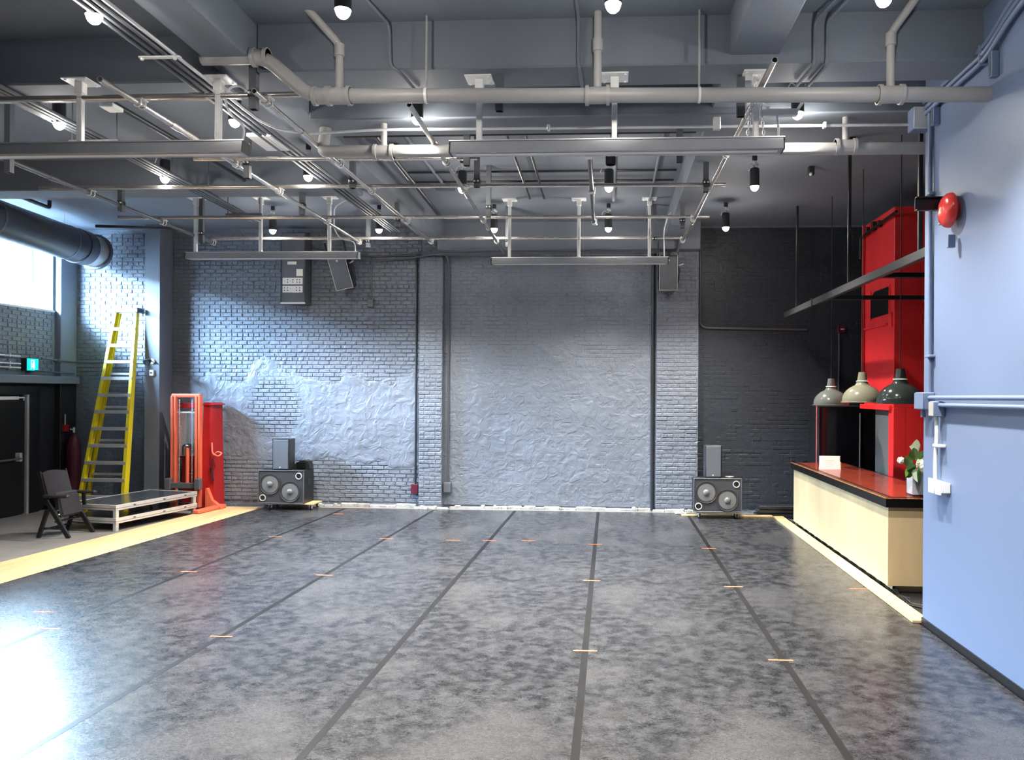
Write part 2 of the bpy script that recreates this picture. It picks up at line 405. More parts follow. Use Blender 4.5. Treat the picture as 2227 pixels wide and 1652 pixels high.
# plaster skin over the brick, as real relief
def plaster(xa, xb, material):
    st = .03; xs = np.arange(xa, xb, st); zs = np.arange(.10, 5.28, st)
    X, Z = np.meshgrid(xs, zs, indexing='ij')
    n1 = vnoise(X, Z, 1, 1.1); n2 = vnoise(X, Z, 2, 3.7); n3 = vnoise(X, Z, 3, 9); n4 = vnoise(X, Z, 4, 22)
    edge = (n1-.5)*.7+(n2-.5)*.4+(n3-.5)*.35
    sm = lambda t: np.clip(t, 0, 1)**2*(3-2*np.clip(t, 0, 1))
    left = 1.0*sm((2.80-.03*(X+8)-Z+edge)*4)*sm((Z-.72+edge*.5)*5)*(X > -8.4)*(X < -3.5)
    patch = sm(1.6-np.hypot((X+6.35)/.42, (Z-1.9)/.50)+edge*.5)
    left = left*(1-patch)
    mid = sm((3.0-Z+edge)*2.5)*(X >= -3.5)*(X < 1.2)*.30+.62*(X >= -3.5)*(X < 1.2)
    right = (X >= 1.2)*.72
    corner = sm((2.35-Z+edge)*3)*(X <= -8.4)*.9
    cov = left+mid+right+corner+.0
    ridge = 1-np.abs(n3*2-1)
    h = -.006+cov*.0265+cov*((n2-.5)*.010+(ridge-.5)*.010+(n4-.5)*.005)
    course = np.cos(2*np.pi*(Z-.12)/(BH+JT))
    h += cov*(X > -3.5)*course*.0022*(.4+n2)
    nx, nz = X.shape
    b = MB(); Y = YB-h
    b.v = [(float(x), float(y), float(z)) for x, y, z in zip(X.ravel(), Y.ravel(), Z.ravel())]
    keep = (h > -.002); f = []
    for i in range(nx-1):
        for j in range(nz-1):
            if keep[i:i+2, j:j+2].any(): f.append((i*nz+j, (i+1)*nz+j, (i+1)*nz+j+1, i*nz+j+1))
    b.f = f
    o = b.build('plaster_skin', material, wall_back); o.data.set_sharp_from_angle(angle=R(80)); return o
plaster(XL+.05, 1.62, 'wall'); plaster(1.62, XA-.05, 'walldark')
# pilasters and the smooth corner column are parts of the back wall
def pilaster(x0, x1, yf, bricked, z1=ZC):
    p = MB().box(x0, x1, yf, YB+.02, 0, z1).build('pilaster', 'wall' if bricked else 'smooth', wall_back)
    if bricked:
        off = Vector(wall_back.location); items = brick_layout(x0+.004, x1-.004, .1, z1, int(abs(x0)*100))
        brick_stuff(items, yf+.008, p)
    return p
pilaster(-8.65, -8.37, 14.10, False)
pilaster(-3.54, -3.11, 14.40, True, 4.80); pilaster(.86, 1.62, 14.40, True, 4.80)
skb = MB(); rf = random.Random(21); x = -6.2
while x < 1.75:                                                 # flaking whitewashed footing, slabs and lumps of uneven height
    wd = rf.choice((.05, .08, .12, .22, .30)); h = rf.uniform(.035, .075)*(1.5 if wd < .1 and rf.random() < .35 else 1)
    yy = YB-(.17 if (-3.65 < x+wd/2 < -3.0 or .75 < x+wd/2 < 1.66) else .02)
    skb.bbox(x, x+wd, yy-rf.uniform(.015, .06), yy+.03, 0, h+ZS, .014); x += wd*rf.uniform(.7, 1.0)
tag(struct(skb, 'baseboard_back', 'skirt'), 'flaking whitewashed footing along the bottom of the brick wall', 'skirting')
tag(struct(MB().box(-6.25, 3.0, 14.33, 14.44, .028, .040), 'trim_1', 'silver'), 'silver tape strip where the dance floor meets the back wall', 'tape')

# left wall with window openings
wl = MB(); x0, x1 = XL-.46, XL
wl.box(x0, x1, YN, YB, 0, WZ0); wl.box(x0, x1, YN, YB, WZ1, ZC)
ys = [YN]+[v for w_ in sorted(WINDOWS) for v in w_]+[YB]
for i in range(0, len(ys), 2): wl.box(x0, x1, ys[i], ys[i+1], WZ0, WZ1)
wall_left = struct(wl, 'wall_left', 'wall', None, 'dark brick side wall with high windows and a black door', 'wall')
itl = [i for i in brick_layout(12.2, 14.06, 2.52, WZ0-.01, 77)]
brick_single(itl, XL, wall_left, 'x')
itl2 = brick_layout(9.6, 12.19, 2.52, WZ0-.01, 78)
brick_stuff(itl2, XL, wall_left, axis='x')
MB().bbox(XL-.02, XL+.12, 14.10, YB, 2.33, ZC, .01).build('pilaster', 'smooth', wall_left)
MB().bbox(XL-.02, XL+.12, 14.10, YB, 0, 2.33, .01).build('pilaster_foot', 'blackwall', wall_left)  # lower pilaster coloured black to imitate the shade under the lintel
MB().box(XL-.01, XL+.006, 6.0, 14.10, 0, 2.33).build('black_dado', 'blackwall', wall_left)  # black panel stands in for shade on the lower side wall
MB().bbox(XL-1.35, XL-.455, 10.0, 15.0, 5.06, 5.16, .01).build('eave', 'blackwall', wall_left)  # unseen overhang, added to cut steep daylight through the window
for k, (a, b) in enumerate(WINDOWS):
    r_ = thing('window_%d' % (k+1), 'bright high window beside the air duct on the brick side wall', 'window', (XL-.40, (a+b)/2, WZ0)); r_['kind'] = 'structure'
    f = MB(); X0, X1 = XL-.44, XL-.38
    for (y0, y1, z0, z1) in ((a, b, WZ0, WZ0+.06), (a, b, WZ1-.06, WZ1), (a, a+.06, WZ0, WZ1), (b-.06, b, WZ0, WZ1)): f.box(X0, X1, y0, y1, z0, z1)
    f.build('window_frame', 'white', r_)
    n = 3
    for i in range(1, n): MB().box(X0, X1, a+(b-a)*i/n-.02, a+(b-a)*i/n+.02, WZ0+.06, WZ1-.06).build('mullion', 'white', r_)
    for i in range(n): MB().box(XL-.412, XL-.406, a+(b-a)*i/n+.02, a+(b-a)*(i+1)/n-.02, WZ0+.05, WZ1-.05).build('pane', 'pane', r_)
    MB().bbox(XL-.38, XL+.03, a-.02, b+.02, WZ0-.03, WZ0+.012, .008).build('window_sill', 'white', r_)
    for yy in (a, b):                                           # whitewashed reveals
        s_ = -1 if yy == a else 1
        MB().box(XL-.38, XL-.002, *sorted((yy, yy-s_*.012)), WZ0, WZ1).build('reveal', 'white', r_)

# door and lintel in the left wall
d1 = thing('door_1', 'black double exit door with panic bar in the side wall', 'door', (XL+.02, 12.5, 0)); d1['kind'] = 'structure'
MB().bbox(XL-.01, XL+.05, 11.9, 13.30, .02, 2.10, .008).build('door_leaf', 'black', d1)
MB().box(XL-.01, XL+.08, 13.31, 13.36, .0, 2.12).build('edge_strip', 'alu', d1)
MB().bbox(XL-.01, XL+.09, 13.36, 13.62, 0, 2.15, .01).build('door_frame', 'black', d1)
MB().bbox(XL-.01, XL+.09, 11.8, 13.62, 2.12, 2.28, .01).build('door_frame', 'black', d1)
pb = MB().tube((XL+.12, 12.0, .98), (XL+.12, 13.12, 1.0), .018, 10).build('panic_bar', 'darksteel', d1)
MB().box(XL+.05, XL+.13, 13.08, 13.14, .95, 1.10).build('bar_end', 'ring', pb)
MB().bbox(XL+.05, XL+.10, 12.4, 13.10, 2.03, 2.09, .006).build('door_closer', 'galv', d1)
MB().path([(XL+.09, 13.0, 2.06), (XL+.16, 13.14, 2.07), (XL+.10, 13.2, 2.02)], .012, 6).build('closer_arm', 'galv', d1)
tag(struct(MB().bbox(XL-.02, XL+.22, 10.5, 14.50, 2.32, 2.46, .01), 'trim_2', 'smooth'), 'dark steel lintel over the black exit door', 'lintel')

# exit sign
ex = thing('exit_sign', 'small green lit exit sign with white running figure', 'exit sign', (XL+.13, 13.38, 2.55))
MB().bbox(XL, XL+.12, 13.24, 13.53, 2.54, 2.77, .008).build('housing', 'blacksteel', ex)
MB().box(XL+.12, XL+.124, 13.25, 13.52, 2.55, 2.76).build('green_panel', 'exit', ex)
fx = XL+.1245
fg = MB()
fg.box(fx, fx+.001, 13.34, 13.352, 2.575, 2.735); fg.box(fx, fx+.001, 13.34, 13.43, 2.725, 2.735); fg.box(fx, fx+.001, 13.42, 13.43, 2.575, 2.735)
fg.prism([(.0, .075), (.03, .10), (.045, .10), (.05, .07), (.07, .055), (.055, .05), (.06, .02), (.05, .0), (.04, .0), (.043, .03), (.028, .045), (.015, .02), (-.01, .02), (.012, .035), (.022, .08)], (fx, 13.355, 2.58), (0, 1, 0), (0, 0, 1), (.001, 0, 0))
fg.lathe([(.013, 0), (.013, .001)], (fx, 13.40, 2.70), 10, Matrix.Rotation(R(90), 4, 'Y'))
fg.build('running_figure', 'exitw', ex)

def conduit(name, pts, r, material, label, cat='conduit', parts=(), fil=.08, group=None, n=8):
    """a conduit with straps and boxes: parts = (kind, box6) or (kind, point, dir)"""
    a = Vector(pts[0]); t = thing(name, label, cat, a, 0, group)
    MB().path(fillet(pts, fil), r, n).build('tube', material, t)
    for p in parts:
        if len(p) == 3: MB().bbox(*p[1], .006).build(p[0], p[2], t)
        else: MB().bbox(*p[1], .006).build(p[0], material, t)
    return t
for i, z in enumerate((2.80, 2.67, 2.60)):
    conduit('wall_conduit', [(XL+.10, 9.5, z+.02), (XL+.10, 13.12, z-.01)], .014, 'conduitw', ['topmost', 'middle', 'lowest'][i]+' of three pale conduits running into the exit sign', parts=[('strap', (XL, XL+.12, 12.86, 12.89, z-.03, z+.03))])
conduit('wall_conduit', [(XL+.20, 13.5, 2.77), (XL+.20, 14.33, 2.74), (-8.75, 14.33, 2.72)], .018, 'conduit', 'dark conduit crossing the corner behind the yellow ladder', parts=[('strap', (XL+.12, XL+.23, 13.9, 13.93, 2.72, 2.79))])
conduit('wall_conduit', [(XL+.16, 13.4, 2.55), (XL+.16, 14.4, 2.52)], .014, 'conduit', 'short dark conduit just under the green exit sign')
sp = thing('wall_spotlight', 'small swivel spotlight on the column beside the ladder', 'spotlight', (-8.52, 14.08, 2.70))
MB().lathe([(.05, 0), (.05, .03)], (-8.5, 14.10, 2.75), 14, Matrix.Rotation(R(90), 4, 'X')).build('base', 'white', sp)
MB().tube((-8.5, 14.08, 2.75), (-8.44, 13.96, 2.74), .012).build('arm', 'white', sp)
MB().lathe([(.0001, 0), (.04, .01), (.06, .10), (.055, .13), (.0001, .12)], (-8.46, 13.95, 2.76), 14, Matrix.Rotation(R(110), 4, 'X')).build('head', 'blacksteel', sp)
b_ = thing('wall_box', 'small white sensor box low on the smooth column', 'sensor', (-8.5, 14.09, 2.48))
MB().bbox(-8.54, -8.46, 14.055, 14.10, 2.48, 2.59, .008).build('case', 'white', b_); MB().box(-8.515, -8.485, 14.05, 14.056, 2.52, 2.55).build('lens', 'blacksteel', b_)

# air duct
ax0, ax1 = Vector((-9.32, 8.6, 4.90)), Vector((-9.60, 13.75, 4.80))
du = thing('air_duct', 'large round dark air duct under the ceiling beside the window', 'duct', ax0)
MB().tube(ax0, ax1, .30, 28).build('duct_run', 'duct', du)
MB().tube(ax1+Vector((.013, -.25, 0)), ax1, .315, 28).build('flange', 'duct', du)
MB().tube(ax1, ax1+Vector((-.015, .30, -.01)), .29, 28).build('duct_end', 'ductlow', du)
MB().tube(ax1+Vector((-.015, .30, -.01)), ax1+Vector((-.018, .36, -.01)), .33, 28).build('end_collar', 'duct', du)
for yy in (9.6, 11.4, 13.2):
    t_ = (yy-8.6)/5.15; c = ax0.lerp(ax1, t_)
    MB().tube(c+Vector((0, 0, .28)), (c.x, c.y, ZC), .006, 6).build('hanger_rod', 'galv', du)
    MB().tube(c+Vector((0, -.02, 0)), c+Vector((0, .02, 0)), .306, 28).build('strap', 'darksteel', du)

# ------------------------------------------------------------------ dance floor
Y0F = YN+.5; Y1F = 14.33
def slab(xa, xb, y0, y1, z0, z1):
    return MB().prism([(xa(y0), y0), (xb(y0), y0), (xb(y1), y1), (xa(y1), y1)], (0, 0, z0), (1, 0, 0), (0, 1, 0), (0, 0, z1-z0))
edge = lambda x, k: (lambda y, dx=0.: x+k*(y-4.5))
ED = [edge(-7.01, .057), edge(-5.13, .024), edge(-3.47, .026), edge(-1.81, .0095), edge(-.19, 0), edge(1.44, -.002), edge(2.956, 0)]
tag(slab(edge(-8.03, .0785), edge(2.953, 0), YN+.4, 14.36, .001, ZS).build('plywood_subfloor', 'ply'), 'plywood subfloor showing as a pale strip left of the dance floor', 'plywood')
nm = ['leftmost black vinyl dance floor strip beside the bare plywood', 'second black vinyl dance floor strip from the plywood', 'third black vinyl dance floor strip from the plywood',
      'third black vinyl dance floor strip from the bar', 'second black vinyl dance floor strip from the bar', 'rightmost black vinyl dance floor strip along the bar']
for i in range(6):
    tag(slab(lambda y: ED[i](y)+.002, lambda y: ED[i+1](y)-.002, Y0F, Y1F, ZS, ZM).build('dance_floor_strip', 'marley'), nm[i], 'dance floor', 'black vinyl dance floor strips')
sl = ['leftmost black tape line along the dance floor seams', 'second black seam tape line from the left', 'middle black seam tape line on the dance floor', 'second black seam tape line from the bar', 'black seam tape line nearest the bar']
for i in range(5):
    tag(slab(lambda y: ED[i+1](y)-.027, lambda y: ED[i+1](y)+.027, Y0F+.1, Y1F-.01, ZM, ZM+.0012).build('seam_tape', 'seam'), sl[i], 'tape', 'black tape lines on the dance floor')
TM = [(-4.96, 11.4, 'leftmost seam, far'), (-3.29, 11.42, 'second seam from the left, far'), (-3.35, 9.06, 'second seam from the left, middle'), (-5.02, 9.1, 'leftmost seam, middle'), (-3.41, 6.72, 'second seam from the left, near'),
      (-2.27, 11.36, 'between second and third seams, far'), (-1.74, 11.38, 'third seam from the left, far'), (-1.17, 11.42, 'between third and fourth seams, far'), (-.19, 11.24, 'fourth seam from the left, far'), (-.19, 9.05, 'fourth seam from the left, middle'),
      (-.19, 6.58, 'fourth seam from the left, near'), (1.41, 11.08, 'seam nearest the bar, far'), (1.41, 8.9, 'seam nearest the bar, middle'), (1.41, 6.47, 'seam nearest the bar, near'), (-4.79, 13.64, 'in front of the back wall by the left subwoofer'),
      (2.80, 8.92, 'at the foot of the bar'), (-5.5, 7.33, 'left strip, near the plywood edge'), (-5.07, 6.82, 'leftmost seam, near')]
for (x, y, tx) in TM:
    tag(MB().box(x-.10, x+.10, y-.012, y+.012, ZM+.0012, ZM+.0022).build('tape_mark', 'orange'), 'thin orange tape mark, '+tx+' mark', 'tape mark', 'orange tape marks on the dance floor')
tag(MB().bbox(2.895, 3.065, 7.62, 13.95, ZM+.001, ZM+.030, .004).build('timber_edging', 'ply'), 'long pale timber edging along the foot of the bar', 'timber')
tag(MB().bbox(1.3, 2.90, 13.98, 14.10, ZM, ZM+.025, .004).build('timber_edging', 'ply'), 'short pale timber edging behind the right subwoofer', 'timber')
tag(MB().box(3.07, 4.4, 7.62, 14.3, .0, .006).build('floor_mat', mat('black_sheet', (.02, .02, .022), .3, bump=.5, bscale=6)), 'creased black sheet on the floor under the bar', 'floor mat')

# ------------------------------------------------------------------ bar
bar = thing('bar_counter', 'long bar counter clad in pale birch panels', 'bar counter', (3.6, 11, 0))
MB().bbox(3.09, 3.12, 8.87, 13.28, .09, .964, .003).build('front_panel', 'birch', bar)
MB().bbox(3.088, 4.30, 8.84, 8.87, .09, .964, .003).build('side_panel', 'birch', bar)
MB().box(3.18, 4.28, 8.93, 8.96, 0, .09).build('toe_kick', 'birch', bar)
MB().box(3.17, 3.20, 8.93, 13.25, 0, .09).build('toe_kick', 'ply', bar)
MB().box(3.88, 3.91, 9.4, 13.26, .02, .964).build('back_panel', 'black', bar)
MB().box(3.12, 3.88, 13.25, 13.28, .02, .964).build('end_panel', 'birch', bar)
bt = thing('mahogany_worktop', 'red brown bar worktop with thick black edging', 'worktop', (3.6, 11, .99))
poly = [(3.05, 8.80), (4.34, 8.80), (4.34, 9.42), (3.95, 9.42), (3.95, 13.33), (3.05, 13.33)]
MB().prism(poly, (0, 0, .965), (1, 0, 0), (0, 1, 0), (0, 0, .10)).build('edging', 'barcap', bt)
MB().prism([(3.16, 8.92), (4.30, 8.92), (4.30, 9.36), (3.90, 9.36), (3.90, 13.28), (3.16, 13.28)], (0, 0, 1.062), (1, 0, 0), (0, 1, 0), (0, 0, .006)).build('inlay', 'mahog', bt)
MB().box(3.045, 3.075, 8.80, 13.33, 1.060, 1.0672).box(3.05, 4.34, 8.795, 8.82, 1.060, 1.0672).build('worn_edge', 'copper', bt)
MB().box(3.105, 3.112, 8.9, 13.2, 1.0652, 1.0665).build('inlay_line', 'copper', bt)
cb = thing('cable_bundle', 'tangled black cables along the foot of the bar', 'cables', (3.12, 11, .01))
for k in range(4):
    pts = []
    for i in range(46):
        t_ = i/45; y = 13.6-t_*5.2
        pts.append((3.115+.022*k+.020*math.sin(i*1.9+k*2)+.012*math.sin(i*.7+k), y, .017+.012*((i*7+k*3) % 3)))
    pts += [(3.24+.05*k, 8.25, .015), (3.45+.08*k, 8.12, .014)]
    MB().path(pts, .011, 6).build('cable', 'cable', cb)
cd_ = thing('tent_card', 'white folded card standing on the bar top', 'card', (3.35, 12.15, 1.068))
MB().prism([(-.16, 0), (.16, 0), (.15, .20), (-.15, .20)], (3.36, 12.10, 1.069), (1, 0, 0), (0, .25, 1), (0, .003, 0)).build('front_leaf', 'paper', cd_)
MB().prism([(-.16, 0), (.16, 0), (.15, .20), (-.15, .20)], (3.38, 12.21, 1.069), (1, 0, 0), (0, -.25, 1), (0, .003, 0)).build('back_leaf', 'paper', cd_)
for i in range(4): MB().box(3.28, 3.42-.03*(i % 2), 12.10+.25*(.13-.03*i)-.0012, 12.10+.25*(.13-.03*i)-.0008, 1.069+.13-.03*i, 1.069+.133-.03*i).build('print_line', 'ring', cd_)
tag(MB().bbox(3.55, 3.63, 12.45, 12.53, 1.068, 1.15, .005).build('small_wooden_block', 'birch'), 'little wooden block behind the white card', 'block')

# glass vase and flowers
vs = thing('glass_vase', 'square clear glass vase on the end of the bar', 'vase', (3.50, 9.06, 1.068))
def vbox(mb, h, t0, z0, z1):
    o_, i_ = h, h-t0
    for (xa, xb, ya, yb) in ((-o_, o_, -o_, -i_), (-o_, o_, i_, o_), (-o_, -i_, -i_, i_), (i_, o_, -i_, i_)):
        mb.box(3.50+xa, 3.50+xb, 9.06+ya, 9.06+yb, z0, z1)
    return mb
vbox(MB(), .105, .008, 1.069, 1.36).build('glass_walls', 'vase', vs)
MB().box(3.40, 3.60, 8.96, 9.16, 1.069, 1.09).build('glass_base', 'vase', vs)
MB().box(3.405, 3.595, 8.965, 9.155, 1.09, 1.335).build('water', mat('cloudy_water', (.90, .92, .95), .25), vs)
def flower_head(mb, c, r, n, sz, seed):
    q = random.Random(seed)
    for i in range(n):
        u = q.uniform(-1, 1); a = q.uniform(0, 6.283); k = math.sqrt(1-u*u)
        d = Vector((k*math.cos(a), k*math.sin(a), u)); p = Vector(c)+d*r*q.uniform(.85, 1)
        e = d.orthogonal().normalized(); e.rotate(Matrix.Rotation(q.uniform(0, 6.28), 3, d)); g = d.cross(e)
        for s in range(4):
            t = e*math.cos(s*1.5708)+g*math.sin(s*1.5708); o = g*math.cos(s*1.5708)-e*math.sin(s*1.5708)
            mb.add([p, p+t*sz*.6+o*sz*.45+d*sz*.2, p+t*sz*1.1+d*sz*.1, p+t*sz*.6-o*sz*.45+d*sz*.2], [(0, 1, 2, 3)])
    return mb
hy = thing('hydrangea', 'round white hydrangea in the glass vase', 'flower', (3.58, 9.03, 1.1))
MB().path([(3.55, 9.06, 1.10), (3.555, 9.03, 1.3), (3.555, 8.97, 1.40)], .006, 6).build('stem', 'leaf', hy)
hb = MB().ball((3.555, 8.95, 1.43), .10, 12); flower_head(hb, (3.555, 8.95, 1.43), .115, 110, .030, 3); hb.build('bloom', 'petal', hy)
cl = thing('calla_lily', 'tall white calla lily above the vase', 'flower', (3.49, 9.06, 1.1))
MB().path([(3.50, 9.07, 1.10), (3.49, 9.07, 1.4), (3.47, 9.05, 1.52)], .007, 6).build('stem', 'leaf', cl)
pf = MB(); rows = 8; n = 14; vv = []
for i in range(rows):
    t = i/(rows-1); rr = .012+.05*t**1.3
    for j in range(n):
        a = 6.283*j/n; tip = (max(0, math.cos(a))**4)*.07*t
        vv.append((3.47-.02*t+rr*math.sin(a)*1.0, 9.05-.01*t-rr*math.cos(a)*.8+0*tip, 1.51+.13*t+tip-.03*t*(1-math.cos(a))*.5))
pf.add(vv, [(i*n+j, i*n+(j+1) % n, (i+1)*n+(j+1) % n, (i+1)*n+j) for i in range(rows-1) for j in range(n)])
pf.build('petal', 'petal', cl)
MB().tube((3.47, 9.05, 1.53), (3.455, 9.04, 1.63), .008, 8, r1=.004).build('spadix', 'yellow', cl)
ro = thing('white_rosebud', 'small white bud leaning out to the left of the vase', 'flower', (3.40, 9.02, 1.1))
MB().path([(3.46, 9.05, 1.12), (3.42, 9.02, 1.36), (3.29, 8.98, 1.46)], .005, 6).build('stem', 'leaf', ro)
rb = MB().ball((3.27, 8.97, 1.475), .032, 10, (1.1, 1, 1)); flower_head(rb, (3.27, 8.97, 1.475), .03, 14, .03, 9); rb.build('bloom', 'petal', ro)
lf = thing('leaf_sprig', 'bunch of green leaves in the glass vase', 'leaves', (3.42, 9.02, 1.2))
q = random.Random(5)
for i, (dx, dz, L, th, dk) in enumerate(((-.05, .20, .17, 150, 0), (-.02, .26, .17, 110, 0), (.0, .18, .16, 200, 1), (-.08, .12, .15, 215, 0), (.02, .14, .16, 250, 1), (.05, .26, .14, 80, 0), (-.03, .10, .13, 260, 1))):
    a = R(th); p = Vector((3.44+dx*.5, 8.99-.012*i, 1.29+dz*.70)); d = Vector((math.cos(a), -.35, math.sin(a))).normalized(); sd = Vector((-math.sin(a), 0, math.cos(a)))
    W = L*.36; mb = MB(); pts = [(0, 0), (.25, .8), (.5, 1), (.75, .7), (1, 0), (.75, -.7), (.5, -1), (.25, -.8)]
    mb.add([p+d*(L*u)+sd*(W*v)+Vector((0, .02*abs(v)-.04*u*u, 0)) for (u, v) in pts]+[p+d*(L*u)+Vector((0, -.04*u*u-.008, 0)) for u in (.25, .5, .75)],
           [(0, 1, 8), (0, 8, 7), (1, 2, 9, 8), (8, 9, 6, 7), (2, 3, 10, 9), (9, 10, 5, 6), (3, 4, 10), (10, 4, 5)])
    mb.build('leaf', 'leafd' if dk else 'leaf', lf)
tl = thing('card_reader', 'small black device on the back of the bar top near the vase', 'device', (3.62, 9.30, 1.068))
MB().bbox(3.50, 3.72, 9.24, 9.34, 1.069, 1.10, .006).build('base', 'blacksteel', tl)
MB().prism([(0, 0), (.22, 0), (.22, .08), (0, .11)], (3.50, 9.30, 1.10), (1, 0, 0), (0, .3, 1), (0, .02, 0)).build('screen', 'blacksteel', tl)

# pendant lamps above the bar
def pendant(loc, material, label, cordtop):
    t = thing('pendant_lamp', label, 'pendant lamp', loc, 0, 'pendant lamps above the bar')
    D = .265
    pr = [(D+.012, 0), (D+.012, .012), (D-.004, .016)]+[(D*math.cos(a)*1.0+.0, .016+.235*math.sin(a)) for a in [R(8+7.5*i) for i in range(9)]]
    pr = [p for p in pr if p[0] > .075]+[(.078, .262), (.076, .275)]
    MB().lathe(pr+[(.060, .275)]+[(p[0]-.006, p[1]-.003) for p in pr[::-1][2:-2]]+[(D-.01, .004)], n=40).build('shade', material, t, local=True)
    MB().lathe([(.070, .275), (.066, .30), (.05, .40), (.045, .415), (.0001, .418)], n=24).build('cap', material, t, local=True)
    MB().lathe([(.074, .285), (.082, .290), (.074, .296)], n=24).build('collar', 'galv', t, local=True)
    MB().lathe([(D-.012, .006), (D*.85, .12), (.08, .25), (.0001, .25)], n=32).build('inner_lining', 'shadein', t, local=True)
    MB().ball((0, 0, .14), .055, 12).build('bulb', 'shadein', t, local=True)
    MB().tube((0, 0, .41), (0, 0, cordtop-loc[2]), .006, 6).build('cord', 'cable', t, local=True)
    return t
pendant((3.45, 12.4, 2.04), 'enamel_grey', 'grey enamel pendant lamp farthest along the bar', ZC-.01)
pendant((3.45, 10.9, 2.10), 'enamel_cream', 'olive grey enamel pendant lamp in the middle above the bar', ZC-.01)
pendant((3.45, 9.5, 2.10), 'enamel_dark', 'dark green grey enamel pendant lamp nearest the blue wall', ZC-.01)

# steel frame hung above the bar
fr = thing('hanging_steel_frame', 'black steel frame hung from rods above the bar', 'steel frame', (3.5, 11, 3.55))
MB().bbox(3.04, 3.10, 7.62, 13.9, 3.54, 3.64, .006).build('long_bar', mat('grey_black_steel', (.045, .048, .052), .4), fr)
MB().bbox(4.5, 4.56, 7.62, 11.5, 3.54, 3.64, .006).build('long_bar', 'blacksteel', fr)
for yy in (9.3, 11.42): MB().bbox(3.10, 4.5, yy-.03, yy+.03, 3.565, 3.625, .005).build('cross_bar', 'black', fr)
for yy in (13.05, 10.25, 7.95): MB().bbox(3.05, 3.09, yy-.02, yy+.02, 3.64, ZC, .004).build('hanging_rod', 'blacksteel', fr)
MB().bbox(3.03, 3.11, 11.95, 12.0, 3.53, 3.66, .004).build('joint_plate', 'black', fr)

# red shaft and black doors behind the bar
rs = thing('red_shaft', 'tall red painted shaft behind the bar with small dark hatch', 'shaft', (4.8, 12.2, 0))
MB().bbox(4.10, 5.9, 11.55, 12.85, 2.02, 4.93, .008).build('shaft', 'red', rs)
MB().bbox(4.10, 4.28, 11.55, 11.75, 0, 2.02, .006).build('jamb', 'red', rs)
MB().box(4.28, 5.9, 11.55, 11.65, 0, 2.02).build('lower_panel', 'red', rs)
MB().bbox(4.06, 4.12, 11.62, 12.95, 1.98, 2.06, .006).build('lintel', 'red', rs)
MB().box(4.13, 4.17, 11.78, 12.4, .0, 2.0).build('grey_door', 'steelgrey', rs)
hh = MB().prism([(11.73, 3.4), (12.53, 3.4), (12.55, 3.72), (12.35, 3.80), (11.73, 3.8)], (4.088, 0, 0), (0, 1, 0), (0, 0, 1), (.03, 0, 0)).build('hatch', 'glossblack', rs)
MB().box(4.085, 4.095, 11.70, 11.73, 3.37, 3.83).box(4.085, 4.095, 12.53, 12.56, 3.37, 3.83).build('hatch_trim', 'red', hh)
MB().box(4.07, 4.10, 11.78, 12.80, 3.24, 3.265).build('ledge', 'red', rs)
MB().bbox(4.075, 4.10, 11.60, 11.66, 3.20, 3.40, .004).build('bracket', 'red', rs)
MB().tube((4.07, 12.84, 2.4), (4.07, 12.84, 4.93), .02, 10).build('pipe', 'red', rs)
MB().path(fillet([(4.04, 11.3, 4.80), (4.04, 12.9, 4.74), (4.04, 12.9, 4.4)], .05), .022, 8).build('pipe', 'black', rs)
for yy, hh_ in ((12.05, .10), (12.3, .14), (12.6, .12)): MB().bbox(4.03, 4.10, yy, yy+.06, 4.74, 4.74+hh_, .01).build('valve', 'black', rs)
bk = thing('black_fridge', 'tall glossy black fridge front behind the bar', 'fridge', (4.2, 13.7, 0))
MB().bbox(3.54, 5.1, 13.47, 14.1, .02, 2.02, .01).build('case', 'black', bk)
MB().bbox(3.56, 4.28, 13.45, 13.47, .10, 2.0, .006).build('door', 'glossblack', bk)
MB().bbox(4.30, 5.06, 13.45, 13.47, .10, 2.0, .006).build('door', 'glossblack', bk)
MB().tube((4.22, 13.43, .9), (4.22, 13.43, 1.9), .012, 8).build('handle', 'steelgrey', bk)
conduit('wall_conduit', [(3.50, 13.42, .2), (3.50, 13.42, 2.02)], .012, 'pinkc', 'thin pink vertical conduit at the edge of the black fridge')
al = thing('pull_station', 'small maroon switch box high on the dark wall behind the pendants', 'switch', (4.21, 14.5, 3.34))
MB().bbox(4.14, 4.28, 14.46, YB, 3.33, 3.46, .006).build('box', 'maroon', al)
MB().box(4.19, 4.25, 14.452, 14.46, 3.385, 3.405).build('window', 'paper', al)
MB().path([(4.17, 14.5, 3.34), (4.175, 14.5, 2.9), (4.165, 14.5, 2.1), (4.17, 14.5, 1.0)], .016, 8).build('conduit', 'conduit', al)
for i, (z, n_) in enumerate(((.02, 'lowest'), (.09, 'middle'), (.155, 'topmost'))):
    tag(MB().bbox(2.62+.03*i, 3.85, 14.14-.01*i, 14.34, z, z+.055, .005).build('black_board', 'blacksteel'), n_+' of the black boards stacked on the floor by the bar end', 'board', 'stack of black boards')
cc = thing('cable_coil', 'coiled black cable on the floor at the far end of the bar', 'cable', (2.98, 13.72, .06))
for k in range(3): MB().path([(3.25+.18*math.cos(a)+.01*k, 13.62+.12*math.sin(a), .03+.02*k+.006*math.sin(3*a)) for a in [i*6.283/20 for i in range(21)]], .012, 6).build('loop', 'cable', cc)

